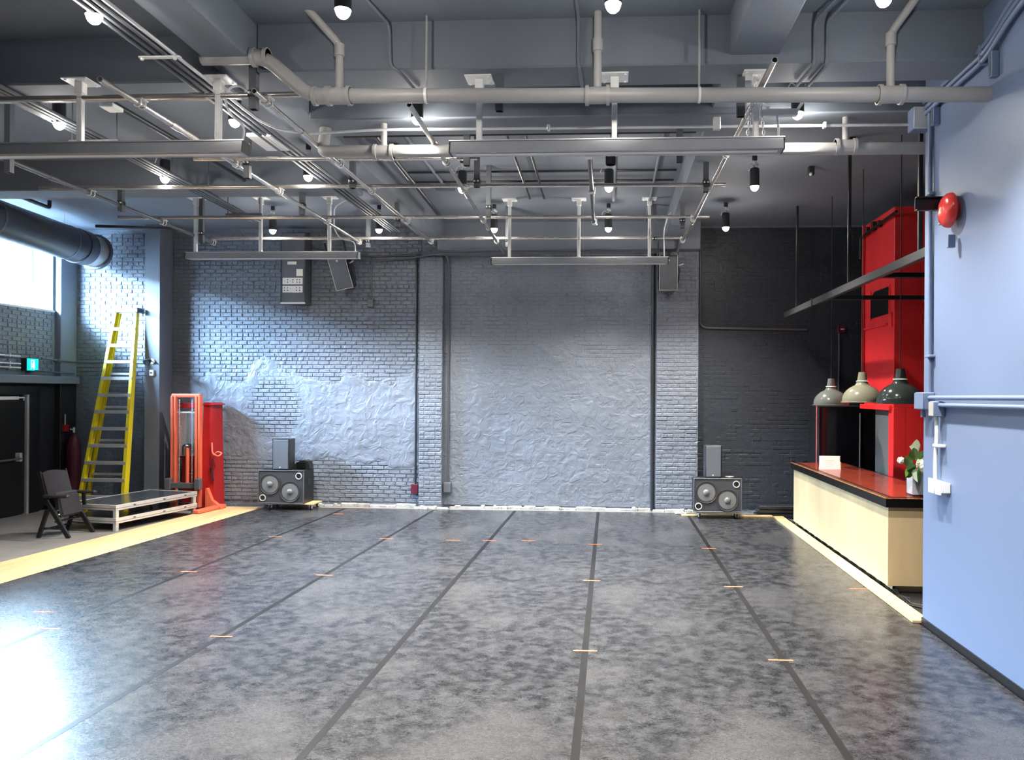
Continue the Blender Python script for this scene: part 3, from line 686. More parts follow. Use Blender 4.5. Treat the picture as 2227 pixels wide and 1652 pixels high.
# ------------------------------------------------------------------ on the blue grey wall
XW = XR
bl = thing('fire_bell', 'round red fire alarm bell on the blue grey wall', 'alarm bell', (XW, 6.93, 3.80))
RY = Matrix.Rotation(R(-90), 4, 'Y')
MB().lathe([(.085, 0), (.085, .05), (.05, .06)], (XW, 6.93, 3.80), 28, RY).build('back_box', 'redlight', bl)
MB().lathe([(.142, .045), (.15, .05), (.15, .062), (.142, .085), (.12, .108), (.085, .124), (.04, .132), (.0001, .134)], (XW, 6.93, 3.80), 40, RY).build('gong', 'redlight', bl)
em = MB().lathe([(.028, .1325), (.028, .1355)], (XW, 6.93, 3.80), 18, RY).build('emblem', mat('faded_gold', (.75, .45, .3), .4), bl)
MB().lathe([(.012, .1355), (.012, .139), (.0001, .139)], (XW, 6.93, 3.80), 10, RY).build('screw', 'alu', em)
MB().ball((XW-.12, 6.98, 3.69), .012, 8).build('rivet', 'paper', bl)
tag(MB().bbox(XW-.09, XW-.03, 6.87, 6.91, 3.47, 3.58, .003).build('wall_clip', 'blue'), 'small painted bracket under the fire bell', 'bracket')
ch = thing('steel_channel', 'short black steel channel sticking out of the wall behind the bell', 'steel channel', (XW-.15, 7.06, 3.83))
MB().box(XW-.29, XW, 7.08, 7.088, 3.83, 3.95).build('web', 'black', ch)
MB().box(XW-.29, XW, 7.04, 7.08, 3.942, 3.95).build('flange', 'blacksteel', ch); MB().box(XW-.29, XW, 7.04, 7.08, 3.83, 3.838).build('flange', 'blacksteel', ch)
conduit('wall_conduit', [(XW-.03, 7.42, 4.86), (XW-.03, 7.40, 2.22)], .022, 'blue', 'vertical painted conduit along the end of the blue grey wall', n=12,
        parts=[('strap', (XW-.055, XW, 7.36, 7.46, 4.05, 4.075)), ('strap', (XW-.055, XW, 7.34, 7.46, 2.55, 2.575))])
jb = thing('junction_box', 'painted junction box at the end of the two horizontal conduits', 'junction box', (XW-.04, 7.40, 2.06))
MB().bbox(XW-.10, XW, 7.34, 7.56, 2.07, 2.23, .008).build('box', 'blue', jb); MB().bbox(XW-.108, XW-.10, 7.345, 7.555, 2.075, 2.225, .003).build('cover', 'blue', jb)
MB().tube((XW-.05, 7.56, 2.14), (XW-.05, 7.62, 2.14), .025, 12).build('stub', 'blue', jb); MB().tube((XW-.06, 7.46, 2.07), (XW-.06, 7.46, 2.0), .022, 12).build('stub', 'blue', jb)
conduit('wall_conduit', [(XW-.05, 7.34, 2.18), (XW-.05, YN+.2, 2.22)], .020, 'blue', 'upper of two horizontal painted conduits on the blue grey wall', n=12)
conduit('wall_conduit', [(XW-.05, 7.16, 2.115), (XW-.05, YN+.2, 2.155)], .018, 'blue', 'lower of two horizontal painted conduits on the blue grey wall', n=12)
jc = thing('corner_box', 'small grey elbow box where the lower conduit turns down', 'junction box', (XW-.04, 7.2, 2.02))
MB().bbox(XW-.10, XW, 7.12, 7.24, 2.01, 2.15, .008).build('box', 'blue', jc); MB().box(XW-.104, XW-.1, 7.13, 7.23, 2.02, 2.14).build('cover', 'pipegrey', jc)
conduit('wall_conduit', [(XW-.05, 7.19, 2.02), (XW-.045, 7.19, 1.85), (XW-.045, 7.22, 1.65), (XW-.045, 7.22, 1.44)], .017, 'white', 'white conduit dropping to the double outlet on the blue wall', n=10, parts=[('strap', (XW-.066, XW, 7.10, 7.24, 1.74, 1.765))])
ob = thing('double_outlet', 'white double outlet box on the blue grey wall', 'outlet', (XW-.04, 7.15, 1.33))
MB().bbox(XW-.07, XW, 7.00, 7.30, 1.345, 1.435, .006).build('box', 'white', ob)
for y0 in (7.17, 7.02):
    pl = MB().bbox(XW-.082, XW-.070, y0, y0+.115, 1.325, 1.455, .003).build('cover_plate', 'white', ob)
    for z in (1.36, 1.41): MB().box(XW-.084, XW-.0815, y0+.04, y0+.075, z-.012, z+.012).build('socket', 'ring', pl)
for k in range(3):
    z = 4.97-.055*k
    conduit('wall_conduit', [(XW-.05, YN+.2, z+.25), (XW-.05, 5.45, z+.21), (XW-.05, 5.95, z+.12), (XW-.05, 6.30, z-.02), (XW-.05, 6.75, z-.02), (XW-.05, 7.50, z-.03)], .020, 'blue',
            ['uppermost', 'middle', 'lowest'][k]+' of three painted conduits running up the blue grey wall to the ceiling', fil=.15, n=12, parts=[('strap', (XW-.075, XW, 6.36, 6.39, z-.045, z+.01))])
for y, s in ((6.22, 'below the three ceiling conduits'), (7.30, 'at the wall end under the big pipe')):
    t = thing('strut_bracket', 'painted channel bracket '+s, 'bracket', (XW-.03, y, 4.68))
    MB().bbox(XW-.06, XW, y-.03, y+.03, 4.66, 4.86, .005).build('channel', 'blue', t); MB().box(XW-.064, XW-.06, y-.012, y+.012, 4.67, 4.85).build('slot', 'darksteel', t)
jx = thing('pull_box', 'square metal pull box on the wall end under the big pipe', 'junction box', (XW-.09, 7.56, 4.70))
MB().bbox(XW-.16, XW, 7.48, 7.62, 4.69, 4.90, .006).build('box', 'blue', jx); MB().bbox(XW-.155, XW-.005, 7.472, 7.48, 4.695, 4.895, .003).build('cover', 'conduitw', jx)

# ------------------------------------------------------------------ drain pipes and conduits under the ceiling
def sleeve(p, d, r, L, parent, m='pipegrey', name='coupling'):
    p, d = Vector(p), Vector(d).normalized()
    MB().tube(p-d*L/2, p+d*L/2, r, 20).tube(p-d*L/2, p-d*(L/2-.03), r+.012, 20).tube(p+d*(L/2-.03), p+d*L/2, r+.012, 20).build(name, m, parent)
bp = thing('drain_pipe', 'thick grey drain pipe crossing the whole picture under the ceiling', 'pipe', (0, 6.40, 4.63))
zb = lambda x: 4.655-.0135*(x+2.43)
MB().tube((-2.35, 6.36, zb(-2.35)), (XR+.01, 6.36, zb(XR)), .059, 24).build('main_run', 'pipegrey', bp)
MB().path(fillet([(-3.42, 6.36, 4.985), (-2.88, 6.36, 4.985), (-2.50, 6.36, zb(-2.5)), (-2.2, 6.36, zb(-2.2))], .12, 6), .058, 24).build('offset_bend', 'pipegrey', bp)
sleeve((-2.92, 6.36, 4.985), (1, 0, 0), .066, .14, bp, name='elbow_collar'); sleeve((-2.40, 6.36, zb(-2.4)), (1, 0, 0), .066, .14, bp, name='elbow_collar')
for x in (-2.25, -.11, 2.22):
    sleeve((x, 6.36, zb(x)), (1, 0, 0), .068, .20, bp, name='tee')
    top = [(x, 6.36, zb(x)), (x, 6.36, 5.08), (x-.30 if x < -1 else (x if x < 1 else x+.22), 6.20, 5.40)] if abs(x) > 1 else [(x, 6.36, zb(x)), (x, 6.36, 5.32)]
    rr = MB().path(fillet(top, .06), .032, 16).build('riser', 'pipegrey', bp)
    MB().tube((x, 6.36, 4.98), (x, 6.36, 5.08), .042, 16).build('socket', 'pipegrey', rr)
for x in (-1.52, .71):
    MB().tube((x, 6.36, zb(x)+.05), (x, 6.36, ZC), .009, 8).build('hanger_rod', 'pipegrey', bp); MB().tube((x-.01, 6.36, zb(x)), (x+.01, 6.36, zb(x)), .064, 20).build('pipe_ring', 'galv', bp)
bp2 = thing('drain_pipe', 'second grey drain pipe behind the lighting trough', 'pipe', (0, 7.75, 4.6))
MB().tube((-2.86, 7.75, 4.63), (XA-.2, 7.75, 4.57), .059, 24).build('main_run', 'pipegrey', bp2)
MB().path(fillet([(-2.7, 7.75, 4.63), (-2.90, 7.75, 4.63), (-2.92, 7.80, 4.70), (-2.92, 7.86, 4.90)], .06, 5), .058, 20).build('bend', 'pipegrey', bp2)
for x in (-2.28, 2.28):
    sleeve((x, 7.75, 4.615), (1, 0, 0), .068, .20, bp2, name='tee'); MB().tube((x, 7.75, 4.62), (x, 7.75, 4.90), .032, 14).build('riser', 'pipegrey', bp2)
conduit('ceiling_conduit', [(-3.44, 3.0, 4.86), (-3.44, 7.45, 4.85), (-3.30, 7.57, 4.80), (-2.98, 7.6, 4.755), (-2.75, 7.58, 4.765), (-2.3, 7.585, 4.785), (2.83, 7.585, 4.765)], .014, 'conduitw', 'bright zinc conduit bending from the left bundle across to the wall end box', n=10, fil=.12,
        parts=[('strap', (-.62, -.59, 7.56, 7.62, 4.755, 4.81)), ('strap', (2.02, 2.05, 7.56, 7.62, 4.745, 4.80)), ('clamp', (.98, 1.05, 7.555, 7.61, 4.74, 4.86))])
for k in range(4):
    conduit('ceiling_conduit', [(-3.50-.05*k, YN+.3, 4.90-.012*k), (-3.50-.05*k, 9.0, 4.90-.012*k), (-3.52-.05*k, 12.9, 4.90)], .017, 'conduit', ['innermost', 'second', 'third', 'outermost'][k]+' dark conduit of the bundle beside the longitudinal beam', group='conduit bundle beside the beam')
for k in range(4):
    conduit('ceiling_conduit', [(-5.36-.06*k, YN+.3, 4.88), (-5.38-.06*k, 8.5, 4.88), (-5.50-.05*k, 12.0, 4.88)], .019, 'conduit', ['innermost', 'second', 'third', 'outermost'][k]+' dark conduit of the bundle left of the front trough hanger', group='conduit bundle over the left bay')
for y in (8.0, 9.9, 11.4):
    t = thing('conduit_hanger', {8.0: 'nearest', 9.9: 'middle', 11.4: 'farthest'}[y]+' trapeze bracket holding the left conduit bundle', 'bracket', (-5.5, y, 4.85))
    MB().bbox(-5.75, -5.20, y-.02, y+.02, 4.83, 4.86, .004).build('rail', 'darksteel', t)
    for x in (-5.72, -5.23): MB().tube((x, y, 4.85), (x, y, ZC), .006, 6).build('rod', 'darksteel', t)
t = thing('conduit_hanger', 'zinc clip bracket under the beam side conduit bundle', 'bracket', (-3.56, 6.0, 4.85)); MB().bbox(-3.74, -3.40, 5.98, 6.02, 4.835, 4.85, .004).build('rail', 'clampm', t)
for x in (-3.72, -3.45): MB().ball((x, 6.0, 4.835), .018, 8).build('nut', 'clampm', t)
lb = thing('light_box', 'white lit panel box under the beam beside the conduit bend', 'light panel', (-3.68, 8.2, 4.86))
MB().bbox(-3.80, -3.54, 7.95, 8.45, 4.86, 4.90, .005).build('body', 'white', lb)
def facewire(label, pts, r): conduit('ceiling_conduit', pts, r, 'ceil', label, fil=.07)
facewire('painted conduit bending down the beam face left of centre', [(-1.95, 5.9, 5.29), (-1.85, 6.42, 5.26), (-1.84, 6.425, 4.92), (-1.76, 6.44, 4.87), (-1.72, 6.9, 4.87)], .014)
facewire('painted conduit down the middle of the beam face', [(-.29, 5.5, 5.285), (-.27, 6.42, 5.28), (-.27, 6.425, 4.92), (-.26, 6.44, 4.87), (-.25, 6.9, 4.87)], .014)
facewire('left of two painted conduits down the beam face on the right', [(1.80, 5.9, 5.285), (1.64, 6.42, 5.22), (1.64, 6.425, 4.92), (1.64, 6.44, 4.87), (1.60, 6.88, 4.87)], .014)
facewire('right of two painted conduits down the beam face on the right', [(1.90, 5.9, 5.285), (1.74, 6.42, 5.22), (1.74, 6.425, 4.92), (1.74, 6.44, 4.87), (1.70, 6.88, 4.87)], .014)
for i, y in enumerate((11.25, 10.75, 8.05)):
    conduit('ceiling_conduit', [(-2.9, y, 5.26), (.9, y, 5.26)] if i < 2 else [(-2.9, 8.35, 4.98), (.9, 8.35, 4.98)], .016, 'blacksteel', ['farthest', 'middle', 'nearest'][i]+' black conduit crossing the ceiling between the two long beams')
conduit('ceiling_conduit', [(-2.45, 8.3, 5.26), (-2.45, 11.6, 5.26)], .022, 'ceil', 'painted conduit along the ceiling left of the third grid pipe', parts=[('bracket', (-2.6, -2.3, 11.5, 11.56, 5.2, 5.28)), ('box', (-2.72, -2.62, 9.6, 9.7, 5.14, 5.28))])
conduit('ceiling_conduit', [(.62, 8.2, 5.26), (.62, 13.9, 5.26)], .020, 'ceil', 'painted conduit along the ceiling right of the short middle pipe')
for k in range(2): conduit('ceiling_conduit', [(-1.20+.22*k, 8.2, 5.20), (-1.24+.22*k, 12.0, 5.20)], .018, 'blacksteel', ['left', 'right'][k]+' of two black conduits right of the third grid pipe')
conduit('ceiling_conduit', [(.05, 8.2, 5.24), (.05, 12.3, 5.24)], .030, 'ceil', 'painted conduit above the middle lamps', n=10)
conduit('ceiling_conduit', [(-4.85, 7.1, 5.0), (-4.85, 10.1, 5.0)], .030, 'blacksteel', 'thick black pipe under the left bay ceiling', n=12, parts=[('lamp_head', (-4.92, -4.78, 7.25, 7.42, 4.93, 4.97), 'white')])
conduit('ceiling_conduit', [(-2.6, 8.15, 5.05), (-2.75, 12.5, 5.05)], .032, 'blacksteel', 'thick black pipe beside the long beam soffit', n=12)
conduit('ceiling_conduit', [(-8.95, 10.9, 5.16), (-9.10, 12.2, 5.16), (-9.1, 12.2, 5.28)], .030, 'blacksteel', 'short black pipe with cap over the air duct', n=12)
conduit('ceiling_conduit', [(-9.0, 13.2, 5.08), (-7.6, 13.5, 5.08)], .028, 'blacksteel', 'black pipe crossing the ceiling above the yellow ladder', n=12)
for i, (pts, lab) in enumerate(([[(-5.62, 14.46, 4.92), (-5.2, 14.46, 4.80), (-4.5, 14.46, 4.75), (-3.7, 14.40, 4.77), (-3.55, 14.36, 4.77), (-3.0, 14.30, 4.77)], 'upper slack black cable across the top of the brick wall'],
                                [[(-5.55, 14.48, 4.78), (-4.4, 14.48, 4.66), (-3.7, 14.38, 4.71), (-3.1, 14.06, 4.73), (-1.9, 14.06, 4.76), (.8, 14.06, 4.74)], 'lower slack black cable across the top of the brick wall'])):
    conduit('slack_cable', pts, .016, 'conduit', lab, 'cable', fil=.4)

# ------------------------------------------------------------------ lighting troughs on galvanised hangers
def trough(x0, x1, y, ztop, hx, zceil, label, lead=None):
    t = thing('lighting_trough', label, 'lighting trough', ((x0+x1)/2, y, ztop-.10), 0, 'long dark lighting troughs')
    poly = [(-.075, 0), (.075, 0), (.055, .085), (.055, .098), (-.055, .098), (-.055, .085)]
    MB().prism(poly, (x0+.012, y, ztop-.10), (0, 1, 0), (0, 0, 1), (x1-x0-.024, 0, 0)).build('body', 'trough', t)
    for xx in (x0, x1-.012): MB().prism([(-.078, -.004), (.078, -.004), (.058, .10), (-.058, .10)], (xx, y, ztop-.10), (0, 1, 0), (0, 0, 1), (.012, 0, 0)).build('end_cap', 'blacksteel', t)
    for s in (-1, 1): MB().box(x0, x1, *sorted((y+s*.050, y+s*.066)), ztop-.004, ztop+.006).build('top_rail', 'alu', t)
    MB().box(x0+.05, x1-.05, y-.03, y+.03, ztop-.104, ztop-.0995).build('diffuser', 'shadein', t)
    for h in hx:
        st = MB().bbox(h-.024, h+.024, y-.024, y+.024, ztop+.004, zceil-.006, .004).build('strut', 'galv', t)
        MB().box(h-.115, h+.115, y-.10, y+.10, zceil-.012, zceil).build('ceiling_plate', 'galv', st)
        MB().bbox(h-.036, h+.036, y-.036, y+.036, zceil-.11, zceil-.012, .004).build('post_base', 'galv', st)
        bo = MB()
        for (a, b) in ((-.09, -.075), (.09, -.075), (-.09, .075), (.09, .075)): bo.lathe([(.011, 0), (.011, .01)], (h+a, y+b, zceil-.022), 6)
        bo.build('bolts', 'galv', st)
        MB().bbox(h-.012, h+.030, y-.030, y+.030, ztop-.004, ztop+.022, .003).build('foot_clip', 'clampm', st)
    if lead:
        MB().path(lead, .010, 8).build('lead', 'white', t)
    return t
trough(-5.95, -3.14, 6.58, 4.35, (-4.63, -3.39), 4.9, 'long dark lighting trough at the front left',
       fillet([(-3.20, 6.62, 4.35), (-3.17, 6.62, 4.50), (-3.30, 6.62, 4.60), (-3.36, 6.62, 4.72), (-3.32, 6.62, 4.84), (-3.22, 6.62, 4.86), (-3.14, 6.62, 4.80)], .08))
tr = trough(-1.38, 1.45, 6.67, 4.35, (-1.13, .03, 1.22), 4.9, 'long dark lighting trough at the front right of centre')
trough(-6.80, -3.98, 12.2, 4.42, (-6.65, -5.58, -4.46), ZC, 'long dark lighting trough at the back left',
       fillet([(-4.05, 12.24, 4.42), (-4.06, 12.24, 4.60), (-4.30, 12.24, 4.64), (-4.40, 12.24, 4.80), (-4.40, 12.24, 5.15), (-4.20, 12.24, 5.27), (-4.0, 12.24, 5.28)], .08))
trough(-1.90, .92, 12.45, 4.36, (-1.61, -.5, .62), ZC, 'long dark lighting trough at the back centre',
       fillet([(.86, 12.48, 4.36), (.85, 12.48, 4.8), (.92, 12.48, 5.05), (1.0, 12.48, 5.10)], .08))
lc = thing('hanging_chain', 'two lengths of chain holding the right end of the front trough', 'chain', (1.25, 6.66, 4.35))
for (bx, sgn) in ((1.14, -1), (1.27, 1)):
    for i in range(13):
        z = 4.365+i*.038; x = bx+(1.22-bx)*i/13
        M4 = Matrix.Translation((x, 6.60, z+.02)) @ Matrix.Rotation(R(90*(i % 2)), 4, 'Z')
        pts = [M4 @ Vector((.011*math.cos(a), 0, .024*math.sin(a))) for a in [k*6.283/10 for k in range(11)]]
        MB().path(pts, .004, 5).build('chain_link', 'clampm', lc)
fb = thing('cable_clamp_cluster', 'bright zinc ballast and wires above the right end of the front trough', 'ballast', (1.40, 6.72, 4.53))
MB().bbox(1.26, 1.58, 6.70, 6.76, 4.56, 4.62, .008).build('box', 'white', fb)
MB().path(fillet([(1.22, 6.70, 4.82), (1.25, 6.70, 4.68), (1.34, 6.70, 4.62)], .05), .012, 8).build('wire', 'white', fb)
MB().path(fillet([(1.22, 6.70, 4.80), (1.17, 6.70, 4.66), (1.08, 6.70, 4.60)], .05), .012, 8).build('wire', 'white', fb)
MB().path(fillet([(1.40, 6.70, 4.56), (1.415, 6.70, 4.45), (1.41, 6.69, 4.355)], .03), .011, 8).build('wire', 'white', fb)
MB().tube((1.56, 6.72, 4.58), (1.62, 6.72, 4.68), .014, 8).build('stub', 'clampm', fb)

# ------------------------------------------------------------------ pipe grid
ZG = 4.72; ZT = ZG-.0   # depth pipes above, cross pipes clamped level just below
DP = [('leftmost', -6.55, 8.05, 13.2, -.03), ('second', -4.10, 6.05, 13.0, -.012), ('third', -2.97, 6.35, 13.0, 0), ('fourth', -1.75, 6.7, 13.9, -.02), ('rightmost', 1.22, 5.92, 13.8, -.006)]
CP = [(-5.9, -2.45, 6.58, 0, 'nearest grid cross pipe, over the front left trough'), (-4.58, -1.45, 8.40, .08, 'grid cross pipe between the second and fourth long pipes'), (-1.72, 1.40, 8.20, .0, 'grid cross pipe just under the front right trough'),
      (-7.2, 1.40, 9.55, .05, 'long grid cross pipe, second from the back trough'), (-7.25, 1.42, 11.25, .07, 'long grid cross pipe in front of the back troughs'), (-6.7, 1.2, 12.8, .06, 'farthest grid cross pipe under the back lamps')]
def ring_clamp(p, d, r, parent, name='clamp'):
    p, d = Vector(p), Vector(d).normalized(); s = Vector((0, 0, 1)).cross(d)
    for o in (-.035, .035):
        pts = [p+d*o+(s*math.cos(a)+Vector((0, 0, 1))*math.sin(a))*(r+.008) for a in [R(-200+i*22) for i in range(11)]]
        pts = [pts[0]+Vector((0, 0, .05))]+pts+[pts[-1]+Vector((0, 0, .05))]
        MB().path(pts, .006, 6).build('u_bolt', 'clampm', parent)
    MB().bbox(p.x-.05, p.x+.05, p.y-.05, p.y+.05, p.z+r+.004, p.z+r+.016, .003).build(name, 'clampm', parent)
ZD = 4.70; ZX = 4.755
for (nm_, x, y0, y1, sl_) in DP:
    t = thing('grid_pipe', nm_+' long grid pipe running away towards the back wall', 'pipe', (x, y0, ZD), 0, 'long pipes of the lighting grid')
    xe = x+sl_*(y1-y0)
    X_ = lambda y: x+sl_*(y-y0)
    m_ = 'pipedark' if nm_ in ('leftmost',) else 'pipe'
    ym = y0+ (y1-y0)*.16
    MB().tube((x, y0, ZD), (xe, y1, ZD), .0245, 16, wall=.005).build('pipe', m_, t)
    for yc in (ym, y0+(y1-y0)*.72): MB().tube((X_(yc), yc-.07, ZD), (X_(yc), yc+.07, ZD), .031, 16).build('coupling', m_, t)
    for (c0, c1, cy, _, _l) in CP:
        if y0 < cy < y1 and c0 < X_(cy) < c1:
            ring_clamp((X_(cy), cy+.02, ZD), (0, 1, 0), .0245, t)
for (c0, c1, cy, sk, lab) in CP:
    t = thing('cross_pipe', lab, 'pipe', (c0, cy, ZX), 0, 'cross pipes of the lighting grid')
    MB().tube((c0, cy-sk*(c1-c0)/2*.35, ZX), (c1, cy+sk*(c1-c0)/2*.35, ZX), .0245, 16, wall=.005).build('pipe', 'pipe', t)
    xm = (c0+c1)/2+.6
    MB().tube((xm-.07, cy+sk*.1, ZX), (xm+.07, cy+sk*.1, ZX), .031, 16).build('coupling', 'pipe', t)
cpn = thing('link_pipe', 'short dark middle pipe linking the three right cross pipes', 'pipe', (-.22, 8.2, ZD))
MB().tube((-.22, 8.15, ZD), (-.24, 11.55, ZD), .026, 16).build('pipe', 'pipedark', cpn)
for y in (8.2, 9.64, 11.42):
    MB().bbox(-.27, -.19, y-.04, y+.05, ZD-.035, ZD+.10, .008).build('clamp', 'clampm', cpn)
HP = [(-.95, 6.62, 4.60, 'nearest square tube hanger post, right of the front trough hanger'), (-3.04, 6.50, 4.60, 'square tube hanger post at the end of the third grid pipe'), (-6.50, 8.10, 4.55, 'square tube hanger post at the near end of the leftmost grid pipe'),
      (-6.60, 10.2, 4.62, 'square tube hanger post half way along the leftmost grid pipe'), (-6.55, 12.2, 4.58, 'square tube hanger post behind the back left trough'), (1.10, 6.72, 4.56, 'square tube hanger post beside the rightmost front hanger'),
      (1.14, 9.45, 4.62, 'square tube hanger post half way along the rightmost grid pipe'), (.70, 8.02, 4.56, 'square tube hanger post near the right end of the front cross pipe'), (-3.10, 9.25, 4.65, 'square tube hanger post half way along the third grid pipe'),
      (-4.18, 10.4, 4.60, 'square tube hanger post half way along the second grid pipe'), (-4.02, 8.45, 4.56, 'square tube hanger post where the second grid pipe meets the short cross pipe'), (-1.60, 9.3, 4.66, 'square tube hanger post half way along the fourth grid pipe'),
      (-1.66, 10.6, 4.60, 'square tube hanger post beyond the middle of the fourth grid pipe'), (-1.70, 12.9, 4.62, 'square tube hanger post at the far end of the fourth grid pipe'), (-4.05, 12.9, 4.62, 'square tube hanger post at the far end of the second grid pipe'),
      (1.05, 11.5, 4.62, 'square tube hanger post in the third bay of the rightmost grid pipe'), (.72, 12.85, 4.58, 'square tube hanger post at the right end of the farthest cross pipe'), (-3.12, 11.3, 4.62, 'square tube hanger post at the far half of the third grid pipe'), (-1.52, 8.2, 4.60, 'square tube hanger post where the short cross pipes meet')]
for (x, y, zb_, lab) in HP:
    zt = 4.9 if (6.45 < y < 6.88 or 7.62 < y < 8.12) and x > -3 else (4.97 if (-3.4 < x < -3.0 or .97 < x < 1.37) else ZC)
    t = thing('hanger_post', lab, 'hanger post', (x, y, zb_), 0, 'square tube posts hanging the grid')
    mb = MB()
    for (a, b, c, d) in ((-.032, .032, -.032, -.027), (-.032, .032, .027, .032), (-.032, -.027, -.027, .027), (.027, .032, -.027, .027)): mb.box(x+a, x+b, y+c, y+d, zb_, zt)
    mb.build('square_tube', 'darksteel', t)
    MB().bbox(x-.040, x+.040, y-.040, y+.040, ZD+.0, ZD+.06, .006).build('collar', 'blacksteel', t)
    for s in (-1, 1): MB().lathe([(.012, 0), (.012, .014), (.006, .022)], (x+s*.020, y-.040, ZD+.03), 8, Matrix.Rotation(R(90), 4, 'X')).build('bolt', 'clampm', t)

# ------------------------------------------------------------------ downlights
def downlight():
    t = thing('downlight', '', 'spotlight', (0, 0, 0), 0, 'black cylinder downlights over the floor')
    MB().lathe([(.0001, .235), (.04, .235), (.056, .225), (.060, .21), (.060, .0), (.056, .0), (.056, .04), (.0001, .05)], n=24).build('housing', 'blacksteel', t, local=True)
    pr = [(.0001, -.062)]+[(.054*math.sin(R(a)), .005-.067*math.cos(R(a))) for a in range(15, 91, 15)]+[(.035, .035), (.0001, .04)]
    MB().lathe(pr, n=20).build('bulb', 'bulb', t, local=True)
    MB().path([(.0, 0, .235), (.0, 0, .27), (.02, 0, .30), (.0, 0, .33), (-.015, 0, .31)], .006, 6).build('hook', 'galv', t, local=True)
    MB().bbox(-.03, .03, -.02, .02, .33, .40, .006).build('ceiling_clip', 'blacksteel', t, local=True)
    MB().path(fillet([(0, 0, .24), (-.07, -.02, .28), (-.10, -.02, .24), (-.12, -.02, .18)], .04), .006, 6).build('flex', 'white', t, local=True)
    MB().bbox(-.13, -.06, -.035, -.01, .255, .285, .004, Matrix.Rotation(R(20), 4, 'Y')).build('tag', 'paper', t, local=True)
    return t
dl = downlight()
ROWS = [('front row', 5.35, [-3.67, -1.87, .01, 1.82], 4.86), ('second row', 7.5, [-5.5, -3.70, -1.88, 1.76], 4.86), ('third row', (9.48, 9.46, 10.1, 10.1, 10.12), [-5.57, -3.73, -1.93, -.02, 1.84], 4.86), ('back row', 12.6, [-5.56, -3.78, -1.88, -.03, 1.84], 4.86)]
pos = {4: ['leftmost', 'second from the left', 'second from the right', 'rightmost'], 5: ['leftmost', 'second from the left', 'middle', 'second from the right', 'rightmost']}
first = True
for (rn, y, xs, z) in ROWS:
    for i, x in enumerate(xs):
        yy = y[i] if isinstance(y, tuple) else y
        o = dl if first else copy_tree(dl); first = False
        o.location = (x, yy, z); o['label'] = 'lit black cylinder downlight, '+pos[len(xs)][i]+' in the '+rn
        o.rotation_euler = (0, 0, (i*37 % 90)*.01)
        sl = bpy.data.lights.new('downlight_beam', 'SPOT'); sl.energy = SPOT_W; sl.spot_size = R(116); sl.spot_blend = .75; sl.shadow_soft_size = .05; sl.color = (1, .93, .82)
        so = bpy.data.objects.new('downlight_beam', sl); COL.objects.link(so); so.location = (0, 0, -.07); so.parent = o
        gl = bpy.data.lights.new('downlight_bulb_glow', 'POINT'); gl.energy = BULB_W; gl.shadow_soft_size = .05; gl.color = (1, .93, .82)
        go = bpy.data.objects.new('downlight_bulb_glow', gl); COL.objects.link(go); go.location = (0, 0, -.12); go.parent = o
# an unlit lamp hung behind the front trough
o = thing('unlit_downlight', 'unlit black cylinder lamp between the front trough and the middle pipe', 'spotlight', (.0, 8.42, 4.66))
MB().lathe([(.0001, .235), (.04, .235), (.055, .21), (.055, .0), (.050, .0), (.050, .04), (.0001, .05)], (.0, 8.42, 4.66), 20).build('housing', 'blacksteel', o)
MB().tube((.0, 8.42, 4.89), (.0, 8.42, 5.28), .008, 6).build('rod', 'clampm', o)
MB().path([(-.06, 8.42, 4.95), (-.10, 8.40, 4.90), (-.08, 8.40, 4.80), (-.05, 8.42, 4.88)], .007, 6).build('flex', 'white', o)
for (x, y, lab) in ((2.9, 9.6, 'dark ceiling sensor above the near end of the bar'), (2.72, 10.8, 'dark ceiling sensor above the middle of the bar')):
    t = thing('ceiling_sensor', lab, 'sensor', (x, y, ZC-.12)); MB().bbox(x-.04, x+.04, y-.04, y+.04, ZC-.12, ZC, .01).build('case', 'blacksteel', t); MB().ball((x-.01, y-.03, ZC-.11), .025, 10).build('lens', 'galv', t)

# ------------------------------------------------------------------ ladder
ld_ = thing('step_ladder', 'tall yellow fibreglass step ladder leaning in the left corner', 'ladder', (-9.05, 13.6, 0))
LB, LT = Vector((-9.50, 13.45, 0)), Vector((-9.19, 14.05, 3.66)); RB, RT = Vector((-8.62, 13.45, 0)), Vector((-8.76, 14.05, 3.66))
def rail(a, b, wx, wy, name, m_, inner):
    d = (b-a); q = MB()
    o = Vector((0, 0, 0)); s = inner
    for (x0, x1, y0, y1) in ((-.006, .006, -wy, wy), (0, s*wx, -wy, -wy+.010), (0, s*wx, wy-.010, wy)):
        x0, x1 = sorted((x0, x1)); vs = []
        for p in (a, b): vs += [p+Vector((x, y, 0)) for (x, y) in ((x0, y0), (x1, y0), (x1, y1), (x0, y1))]
        q.add(vs, [(3, 2, 1, 0), (4, 5, 6, 7)]+[(i, (i+1) % 4, 4+(i+1) % 4, 4+i) for i in range(4)])
    return q.build(name, m_, ld_)
rail(LB, LT, .05, .045, 'front_rail', 'yellow', 1); rail(RB, RT, .05, .045, 'front_rail', 'yellow', -1)
bo = Vector((0, .13, 0)); bt2 = Vector((0, .05, -.02))
rail(LB+bo+Vector((.06, 0, 0)), LT+bt2+Vector((.03, 0, 0)), .04, .03, 'rear_rail', 'yellow', 1); rail(RB+bo+Vector((-.04, 0, 0)), RT+bt2+Vector((-.02, 0, 0)), .04, .03, 'rear_rail', 'yellow', -1)
for i in range(1, 12):
    t = i*.305/3.66; a = LB.lerp(LT, t); b = RB.lerp(RT, t); z = a.z
    MB().bbox(a.x, b.x, a.y-.05, a.y+.045, z-.012, z+.012, .004).box(a.x, b.x, a.y-.055, a.y-.047, z-.045, z+.012).build('step', 'alu', ld_)
